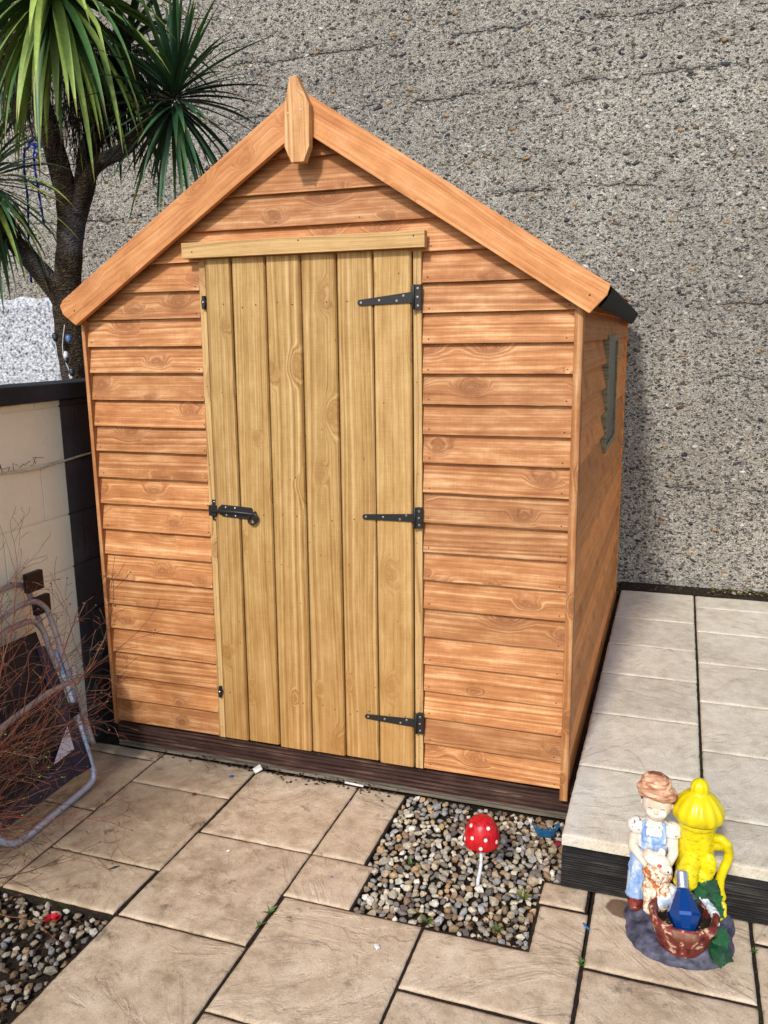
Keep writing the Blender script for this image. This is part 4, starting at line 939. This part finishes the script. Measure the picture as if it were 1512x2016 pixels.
def leaf(mb, c, d, L, w_, droop, g0, g1, tip, n_=9, side=None):
    d = Vector(d).normalized(); p = Vector(c); b = len(mb.v); sd = d.cross(Vector((0, 0, 1))); sd = sd.normalized() if sd.length > .05 else Vector((1, 0, 0))
    tw = ru(-.5, .5); cur = d.copy(); step = L/n_; fold = ru(.12, .3); kink = rnd() < .12; kk = random.randint(3, 6)
    for i in range(n_+1):
        s_ = i/n_; ww = w_*min(1, .42+s_*2.4)*(1-s_**1.9)**.95+.0006
        up_ = sd.cross(cur).normalized(); q = tw*s_; S2 = sd*math.cos(q)+up_*math.sin(q); U2 = up_*math.cos(q)-sd*math.sin(q)
        mb.v += [p-S2*ww*.5+U2*ww*fold, p.copy(), p+S2*ww*.5+U2*ww*fold]
        p = p+cur*step; cur = (cur+Vector((0, 0, -1))*droop*step*(1+2.0*s_)*(6 if kink and i == kk else 1)).normalized()
    for i in range(n_):
        s_ = (i+.5)/n_; k = max(0, (s_-.80)/.20)**1.2; g = tuple(g0[j]*(1-s_)+g1[j]*s_ for j in range(3)); cl = tuple(g[j]*(1-k)+tip[j]*k for j in range(3))+(1,)
        a = b+i*3; mb.face([a, a+1, a+4, a+3], None, 0, cl, True); mb.face([a+1, a+2, a+5, a+4], None, 0, cl, True)
GREENS = [(lin((52, 88, 46)), lin((86, 124, 66))), (lin((38, 72, 50)), lin((66, 104, 66))), (lin((104, 128, 56)), lin((154, 176, 88))), (lin((34, 60, 42)), lin((56, 88, 56)))]
TIP = lin((150, 142, 70)); TIPB = lin((112, 84, 48))
def head(c, n_, L, wd, el0, el1, droop, pal, axis=Vector((0, 0, 1)), azf=None, tip=TIP, name='leaf_crown'):
    mb = MB(); q = axis.rotation_difference(Vector((0, 0, 1))).inverted() if False else Vector((0, 0, 1)).rotation_difference(axis)
    for i in range(n_):
        el = math.radians(el0+(el1-el0)*((i+.5)/n_)**.85+ru(-7, 7)); a = i*2.39996+ru(-.25, .25)
        if azf and not azf(a % (2*math.pi)): continue
        d = q @ Vector((math.cos(a)*math.cos(el), math.sin(a)*math.cos(el), math.sin(el))); g0, g1 = random.choice(pal); v = ru(.75, 1.3)
        off = q @ Vector((0, 0, -.10*(i/n_)))
        dr = droop*(.45+1.1*i/n_)*ru(.75, 1.25)
        leaf(mb, Vector(c)+off+d*.02, d, L*ru(.72, 1.1), wd*ru(.8, 1.15), dr, tuple(x*v for x in g0[:3]), tuple(x*v for x in g1[:3]), tip if rnd() < .7 else TIPB)
    return mb.build(name, M['leaf'], TR)
head((-1.42, .62, 3.06), 150, .76, .043, 50, -62, .75, [GREENS[0], GREENS[2], GREENS[2]], Vector((.0, -.25, 1)).normalized())
head((-1.00, .88, 2.62), 125, .48, .029, 85, -70, .6, [GREENS[1], GREENS[3], GREENS[0]], Vector((.35, -.25, 1)).normalized())
head((-2.00, .74, 2.32), 125, .56, .031, 84, -72, 1.0, [GREENS[0], GREENS[1], GREENS[2]], Vector((.1, -.3, 1)).normalized())
head((-1.44, 1.18, 2.95), 60, .56, .038, 50, -60, 1.6, [GREENS[3], GREENS[1]])
head((-2.06, 1.05, 3.02), 50, .60, .036, 70, -45, 1.4, [GREENS[1], GREENS[3]])
# hanging spent flower stalks
mb = MB()
for (cx_, cy_, cz_, n_, spread, ln) in ((-1.50, .95, 2.86, 240, .17, .42), (-1.36, 1.05, 2.80, 160, .16, .36), (-1.58, .98, 2.70, 110, .09, .38), (-1.93, .95, 2.90, 150, .13, .40)):
    for i in range(n_):
        p = Vector((cx_+random.gauss(0, spread*.6), cy_+random.gauss(0, .07), cz_+ru(-.12, .1))); pts = [p.copy()]; d = Vector((ru(-.5, .5), ru(-.3, .3), ru(-1, -.2)))
        k = random.randint(4, 7)
        for j in range(k): d = (d+Vector((ru(-.35, .35), ru(-.2, .2), -.5))).normalized(); p = p+d*ln*ru(.6, 1.1)/k; pts.append(p.copy())
        c = random.choice([lin((30, 22, 18)), lin((52, 40, 30)), lin((84, 66, 48)), lin((24, 18, 16))]); mb.tube(pts, ru(.0011, .0022), 3, col=c, cap=False)
tag(mb.build('spent_flower_stalks', M['twig'], TR), kind='stuff')
# flower panicle in the left crown
mb = MB()
for i in range(70):
    a = ru(-.9, 2.2); el = ru(-.9, .9); p = Vector((-2.0, .66, 2.30)); d = Vector((math.cos(a)*math.cos(el), -abs(math.sin(a))*.6, math.sin(el))).normalized(); pts = [p]; ln = ru(.12, .30)
    for j in range(6): d = (d+Vector((ru(-.2, .2), ru(-.2, .2), -.16))).normalized(); p = p+d*ln/6; pts.append(p.copy())
    mb.tube(pts, .0016, 3, col=lin((128, 112, 84)), cap=False)
    for q in pts[2:]:
        for k in range(3): pebble(mb, q+Vector((ru(-.009, .009), ru(-.009, .009), ru(-.009, .009))), ru(.0025, .0048), random.choice([lin((190, 178, 156)), lin((150, 134, 106)), lin((214, 206, 190))]), 1, 0, True)
tag(mb.build('flower_panicle', M['twig'], TR), kind='stuff')
# blue rope
mb = MB(); bl = lin((34, 62, 176)); wh = lin((190, 198, 226))
def rope(pts, r=.006):
    p = smooth_path(pts, 10)
    for ph in (0, math.pi):
        q = [v+Vector((math.cos(i*.9+ph)*r*.55, math.sin(i*.9+ph)*r*.55, 0)) for i, v in enumerate(p)]; mb.tube(q, r*.62, 6, col=bl if ph == 0 else (wh if rnd() < .5 else bl))
rope([(-1.93, .97, 2.455), (-1.91, .96, 2.46), (-1.89, .95, 2.462), (-1.85, .94, 2.47), (-1.79, .93, 2.455), (-1.74, .93, 2.46)]); rope([(-1.84, .935, 2.50), (-1.87, .93, 2.47), (-1.80, .93, 2.45), (-1.83, .93, 2.49)], .008)
rope([(-1.92, .95, 2.46), (-1.935, .95, 2.36), (-1.94, .96, 2.2), (-2.0, 1.0, 1.95), (-2.0, 1.0, 1.82)]); rope([(-1.85, .94, 2.455), (-1.862, .94, 2.38), (-1.86, .95, 2.25), (-1.87, .98, 2.1)]); rope([(-1.86, .93, 2.46), (-1.83, .93, 2.43), (-1.85, .93, 2.40)], .007)
tag(mb.build('blue_rope', M['twig'], None, loc=(-1.85, .95, 2.45)), 'blue and white braided rope knotted round the left trunk of the palm', 'rope')
# string of coloured lights hooked on the trunk
SL = empty('string_light', (-1.70, .88, 1.45), 'short string of dark and white bulbs hanging down the palm trunk above the coping', 'string light')
mb = MB(); mb.tube(smooth_path([(-1.70, .86, 1.60), (-1.715, .85, 1.50), (-1.71, .85, 1.43), (-1.69, .85, 1.38), (-1.685, .85, 1.33)]), .0025, 5); mb.build('wire', plain('white_wire', lin((190, 190, 190)), .5), SL)
for (x, z, c, r) in ((-1.765, 1.545, 'dk', .02), (-1.685, 1.535, 'bl', .019), (-1.712, 1.456, 'wh', .017), (-1.712, 1.432, 'dk', .018), (-1.683, 1.372, 'dk', .020), (-1.690, 1.352, 'wh', .014)):
    mats = {'dk': (40, 44, 56), 'bl': (70, 104, 150), 'wh': (214, 216, 224)}
    blob('bulb', [('e', (x, .862, z), (r*.85, r*.8, r)), ('e', (x+.004, .858, z-.010), (r*.7, r*.7, r*.8))], .004, bpy.data.materials.get('bulb_'+c) or plain('bulb_'+c, lin(mats[c]), .25), SL, 2)

# ------------------------------------------------------------------ folded lounger
LG = empty('folded_lounger', (-.85, -.45, GZ), 'folded dark fabric garden lounger with pale tube frame leaning on the cream wall', 'lounger')
tube_lit = plain('lit_tube', lin((180, 192, 214)), .35, .3, 30, .08, .02); tube_shade = plain('shaded_tube', lin((146, 138, 142)), .35, .3, 30, .08, .02); blk = plain('black_plastic', lin((20, 18, 24)), .5)  # one frame paint in two tones; ambient light and shade put into colour
def tb(pts, r, name='frame_tube', mat=None, off=0):
    mb = MB(); mb.tube([p+Vector((off, 0, off*.25)) for p in smooth_path(pts, 8)], r, 12); return mb.build(name, mat or tube_shade, LG)
tb([(-.977, -.75, .50), (-.977, -.488, .588), (-.980, -.361, .60), (-.973, -.305, .57), (-.959, -.287, .514), (-.910, -.281, .319), (-.874, -.272, .177), (-.836, -.267, .025)], .0105, off=.02)
tb([(-1.0, -.80, .62), (-.997, -.455, .669), (-.997, -.357, .668), (-.99, -.323, .64), (-.98, -.315, .601), (-.963, -.311, .532), (-.936, -.304, .424)], .010, off=-.012)
tb([(-.86, -.95, .22), (-.88, -.70, .262), (-.895, -.45, .284), (-.895, -.311, .285), (-.90, -.270, .30), (-.909, -.268, .325)], .0105, off=.035)
tb([(-.955, -.70, .47), (-.963, -.511, .533), (-.965, -.448, .539), (-.963, -.364, .532), (-.953, -.329, .49), (-.938, -.323, .431), (-.91, -.315, .33)], .011, off=.008)
tb([(-.93, -.295, .40), (-.87, -.28, .161), (-.825, -.281, -.04), (-.812, -.286, -.083), (-.805, -.325, -.108), (-.802, -.52, -.116), (-.800, -.670, -.118), (-.806, -.728, -.10), (-.825, -.76, -.055), (-.86, -.77, .05)], .0115, mat=tube_lit)
def panel(name, pts, col, off, th=.003):
    U = Vector((0, 1, 0)); V = Vector((-.25, 0, 1)).normalized(); N = Vector((1, 0, .25)).normalized(); O = Vector((-.83, 0, 0))+N*off
    mb = MB(); poly = [((Vector(p)-O).dot(U), (Vector(p)-O).dot(V)) for p in pts]; mb.board(O, U, V, N, poly, th, 0); return mb.build(name, col, LG)
fab = plain('navy_textilene', lin((26, 24, 34)), .6, 0, 260, .35, .3); fab2 = plain('navy_border', lin((50, 46, 66)), .6, 0, 260, .3, .3)
panel('fabric_sling', [(-.956, -.85, .50), (-.956, -.35, .49), (-.905, -.335, .299), (-.821, -.345, -.04), (-.818, -.45, -.045), (-.817, -.85, -.05)], fab, -.006)
panel('fabric_border', [(-.944, -.372, .44), (-.944, -.335, .43), (-.905, -.315, .299), (-.815, -.285, -.055), (-.818, -.372, -.05), (-.88, -.378, .2)], fab2, .0)
panel('fabric_border', [(-.82, -.80, .0), (-.82, -.375, .03), (-.818, -.375, -.047), (-.817, -.80, -.052)], fab2, -.001)
panel('care_label', [(-.864, -.354, .134), (-.842, -.356, .047), (-.84, -.469, .041), (-.856, -.400, .10)], plain('white_label', lin((206, 206, 220)), .6, var=.05), .012, .0006)
mb = MB(); mb.box(-.995, -.975, -.345, -.265, .63, .70, long='y'); mb.build('corner_cap', blk, LG)
mb = MB(); mb.box(-.975, -.955, -.335, -.262, .545, .61, long='y'); mb.build('corner_cap', blk, LG)
mb = MB(); mb.box(-.885, -.855, -.315, -.262, .155, .20, long='y'); mb.build('hinge_block', blk, LG)
# ------------------------------------------------------------------ bare shrub
random.seed(33)
SHR = empty('bare_shrub', (-.93, -1.0, GZ), 'leafless shrub with dense red brown twigs in front of the folded lounger', 'shrub')
mb = MB(); tips = []
RB = [lin((104, 56, 40)), lin((132, 78, 58)), lin((78, 56, 46)), lin((146, 108, 86)), lin((70, 54, 48)), lin((118, 66, 44))]
def grow(p, d, L, r, depth, lift):
    n_ = max(3, int(L/.035)); pts = [p.copy()]; rs = [r]; c = random.choice(RB)
    for i in range(n_):
        d = (d+Vector((ru(-1, 1), ru(-1, 1), ru(-1, 1)))*.17+Vector((0, 0, lift))).normalized(); p = p+d*L/n_; pts.append(p.copy()); rs.append(max(.0007, r*(1-.6*(i+1)/n_)))
        if depth < 3 and i > 0 and rnd() < (.60 if depth == 0 else .62):
            e = d.orthogonal().normalized(); e.rotate(Matrix.Rotation(ru(0, 6.3), 3, d)); grow(p.copy(), (d+e*ru(.5, 1.1)).normalized(), L*ru(.28, .5)*(1-i/n_*.4), rs[-1]*.65, depth+1, lift*.5)
    mb.tube(pts, rs, 4 if r > .002 else 3, col=c, cap=False); tips.append((p, c))
for i in range(36):
    a = math.radians(ru(-40, 95)); el = math.radians(ru(-2, 76)) ; d = Vector((math.cos(a)*math.cos(el), math.sin(a)*math.cos(el), math.sin(el)))
    if i % 3 == 0: el = math.radians(ru(50, 84))
    d = Vector((math.cos(a)*math.cos(el), math.sin(a)*math.cos(el), math.sin(el)))
    grow(Vector((-.93+ru(-.06, .06), -1.0+ru(-.08, .08), GZ+ru(.0, .12))), d, ru(.45, .85)*(1.25 if el > .85 else 1), ru(.0026, .0040), 0, ru(-.02, .05))
mb.build('twigs', M['twig'], SHR)
mb = MB()
for (p, c) in tips:
    q = rnd()
    if q < .20: pebble(mb, p, ru(.002, .0038), random.choice([lin((84, 40, 30)), lin((110, 70, 46))]), 1)
    elif q < .24: pebble(mb, p, ru(.002, .004), lin((110, 140, 60)), .6)
tag(mb.build('buds', M['twig'], SHR), kind='stuff')

# ------------------------------------------------------------------ small things on the ground
def small(name, pts, col, label, cat, loc, th=.001, n=(0, 0, 1), group=None, rough=.5):
    """a scrap: a small crumpled sheet with real thickness"""
    mb = MB(); b = len(mb.v); N = Vector(n).normalized(); U = N.orthogonal().normalized(); V = N.cross(U); K = len(pts); c = Vector(loc)
    for s_ in (th, 0):
        mb.v.append(c+N*(s_+.004))
        for (x, y) in pts: mb.v.append(c+U*x+V*y+N*(s_+ru(0, .003)))
    for i in range(K):
        j = (i+1) % K; mb.face([b, b+1+i, b+1+j]); mb.face([b+K+1, b+K+2+j, b+K+2+i]); mb.face([b+1+i, b+K+2+i, b+K+2+j, b+1+j])
    return tag(mb.build(name, bpy.data.materials.get('mat_'+name+str(col)) or plain('mat_'+name+str(col), lin(col), rough), None, loc=loc), label, cat, group)
def rag(r, k=8, e=.35): return [(r*ru(1-e, 1+e*.4)*math.cos(2*math.pi*i/k), r*ru(1-e, 1+e*.4)*math.sin(2*math.pi*i/k)) for i in range(k)]
# torn blue plastic bowl piece
mb = MB(); c = Vector((.858, -.075, GZ+.0)); nA, nB = 16, 4; b = 0
for s_ in (0, .0018):
    for i in range(nA+1):
        a = math.pi*(.95+1.25*i/nA)
        for j in range(nB+1):
            h = .036*j/nB*(1+.18*math.sin(i*2.7)*(j == nB)); r = .026+.012*j/nB-s_; mb.v.append(c+Vector((r*1.25*math.cos(a), r*math.sin(a), h-.004)))
st = (nA+1)*(nB+1)
for i in range(nA):
    for j in range(nB): a = i*(nB+1)+j; mb.face([a, a+nB+1, a+nB+2, a+1]); mb.face([st+a, st+a+1, st+a+nB+2, st+a+nB+1])
    mb.face([i*(nB+1)+nB, (i+1)*(nB+1)+nB, st+(i+1)*(nB+1)+nB, st+i*(nB+1)+nB])
tag(mb.build('plastic_scrap', plain('blue_plastic', lin((34, 96, 142)), .4), None, loc=c), 'broken curved piece of blue plastic in the soil by the shed corner', 'scrap')
small('plastic_scrap', rag(.016), (140, 40, 60), 'dark red scrap beside the blue plastic piece near the patio corner', 'scrap', (.905, -.12, GZ-.006))
small('tile_scrap', [(-.016, -.012), (.016, -.013), (.017, .013), (-.015, .014)], (214, 212, 208), 'small white square tile lying against the decking base', 'scrap', (-.262, -.012, GZ+.012), .005, (0, -.5, .8))
small('plastic_scrap', rag(.009), (36, 104, 176), 'tiny bright blue scrap on the paving by the decking base', 'scrap', (-.345, -.075, GZ+.002))
small('plastic_scrap', [(-.022, -.002), (.0, -.004), (.02, .0), (.004, .003)], (38, 62, 66), 'thin dark teal sliver on the paving left of the long joint', 'scrap', (-.42, -.70, GZ+.002))
small('paper_scrap', rag(.007, 6), (232, 232, 230), 'white flake on the large slab left of centre', 'scrap', (-.115, -.505, GZ+.002))
small('paper_scrap', [(-.006, -.012), (.006, -.008), (.007, .006), (-.002, .013), (-.007, .004)], (236, 238, 240), 'white torn flake on the slab below the gravel bed', 'scrap', (.50, -.775, GZ+.002))
small('paper_scrap', rag(.005, 6), (140, 110, 190), 'tiny purple flake in the joint right of centre', 'scrap', (.152, -.10, GZ+.002))
small('paper_scrap', rag(.004, 6), (120, 90, 190), 'tiny purple flake on the small square slab', 'scrap', (.262, -.53, GZ+.002))
small('plastic_scrap', [(-.004, -.02), (.004, -.018), (.005, .018), (-.003, .022)], (50, 110, 160), 'narrow blue sliver in the joint left of the statue slab', 'scrap', (1.035, -.505, GZ-.004))
mb = MB(); mb.tube([(.095, .006, GZ+.010), (.17, .004, GZ+.008)], .0042, 10); tag(mb.build('chalk_stick', plain('white_chalk', lin((224, 222, 216)), .8), None, loc=(.13, .005, GZ)), 'thin white stick lying along the foot of the decking base', 'stick')
small('dead_leaf', rag(.013, 7), (156, 84, 40), 'curled orange brown dead leaf on the slab beside the statue', 'leaf', (1.118, -.33, GZ+.004), .0008, (.2, -.2, 1))
small('dead_leaf', rag(.010, 7), (120, 50, 34), 'reddish dead leaf on the paving near the shed left corner', 'leaf', (-.41, -.235, GZ+.003), .0008)
mb = MB()
for i in range(14):
    a = i*.9; r = .004+.0012*i; c_ = Vector((-.427+r*math.cos(a), -.975+r*math.sin(a), GZ+.016-.0006*i)); b = len(mb.v); t1 = Vector((math.cos(a), math.sin(a), .7)).normalized(); t2 = Vector((-math.sin(a), math.cos(a), .1))
    for (u_, v_) in ((-.002, -.006), (.010, -.008), (.014, 0), (.010, .008), (-.002, .006)): mb.v.append(c_+t1*u_+t2*v_)
    mb.face([b+q for q in range(5)], None, 0, lin((176, 16, 30)))
tag(mb.build('red_flower', M['leaf'], None, loc=(-.427, -.975, GZ)), 'crumpled red artificial flower head lying in the dark gravel bed', 'flower')
def weed(loc, n_, L, label, cols=((52, 92, 34), (82, 120, 48))):
    mb = MB()
    for i in range(n_):
        a = i*2.4+ru(-.3, .3); el = ru(.25, 1.1); d = Vector((math.cos(a)*math.cos(el), math.sin(a)*math.cos(el), math.sin(el))); leaf(mb, Vector(loc), d, L*ru(.7, 1.1), L*ru(.22, .32), 14*ru(.6, 1.2), lin(cols[0]), lin(cols[1]), lin(cols[1]), 6)
    return tag(mb.build('weed', M['leaf'], None, loc=loc), label, 'weed', 'small weeds between the stones')
weed((.67, -.115, GZ-.01), 9, .045, 'broad leaved green weed behind the red toadstool')
weed((.475, -.385, GZ-.005), 8, .028, 'small bright weed in the left half of the gravel')
weed((.845, -.44, GZ-.005), 12, .034, 'yellow green weed tuft right of the toadstool stem', ((92, 104, 44), (140, 140, 70)))
weed((.60, -.63, GZ-.005), 12, .026, 'low weed tuft at the front edge of the gravel', ((60, 84, 36), (104, 118, 58)))
weed((.80, -.60, GZ-.005), 10, .024, 'faint weed in the bare soil at the gravel front corner', ((60, 84, 36), (104, 118, 58)))
weed((.155, -.74, GZ+.0), 5, .030, 'green leaves growing from the paving joint left of centre')
weed((.150, -.80, GZ+.0), 4, .024, 'pair of green leaves lower in the paving joint left of centre')
weed((1.04, -.66, GZ-.002), 9, .020, 'green sprig in the joint at the corner of the statue slab')
weed((1.48, -.47, GZ-.002), 9, .016, 'mossy sprig in the joint right of the statue')
mb = MB()
for i in range(420):      # moss cushions in the patio joint and along the wall foot
    q = rnd()
    if q < .35: x, y, z, r, c = 1.35+ru(-.006, .006), ru(-.05, .36), PZ2-.012, ru(.003, .007), lin((44, 56, 22))
    elif q < .85: x, y, z, r, c = ru(.95, 2.0), 2.37+ru(-.04, .08), PZ2+.002, ru(.004, .012), random.choice([lin((50, 44, 30)), lin((62, 62, 28)), lin((36, 30, 26)), lin((96, 88, 70))])
    else: x, y, z, r, c = ru(1.45, 1.9), 2.40+ru(-.03, .05), PZ2+.012, ru(.006, .016), random.choice([lin((92, 88, 40)), lin((70, 60, 40)), lin((160, 150, 130))])
    pebble(mb, (x, y, z), r, c, .6)
tag(mb.build('moss', M['stone']), 'dark moss and grit along the foot of the concrete wall', 'moss', None, 'stuff')
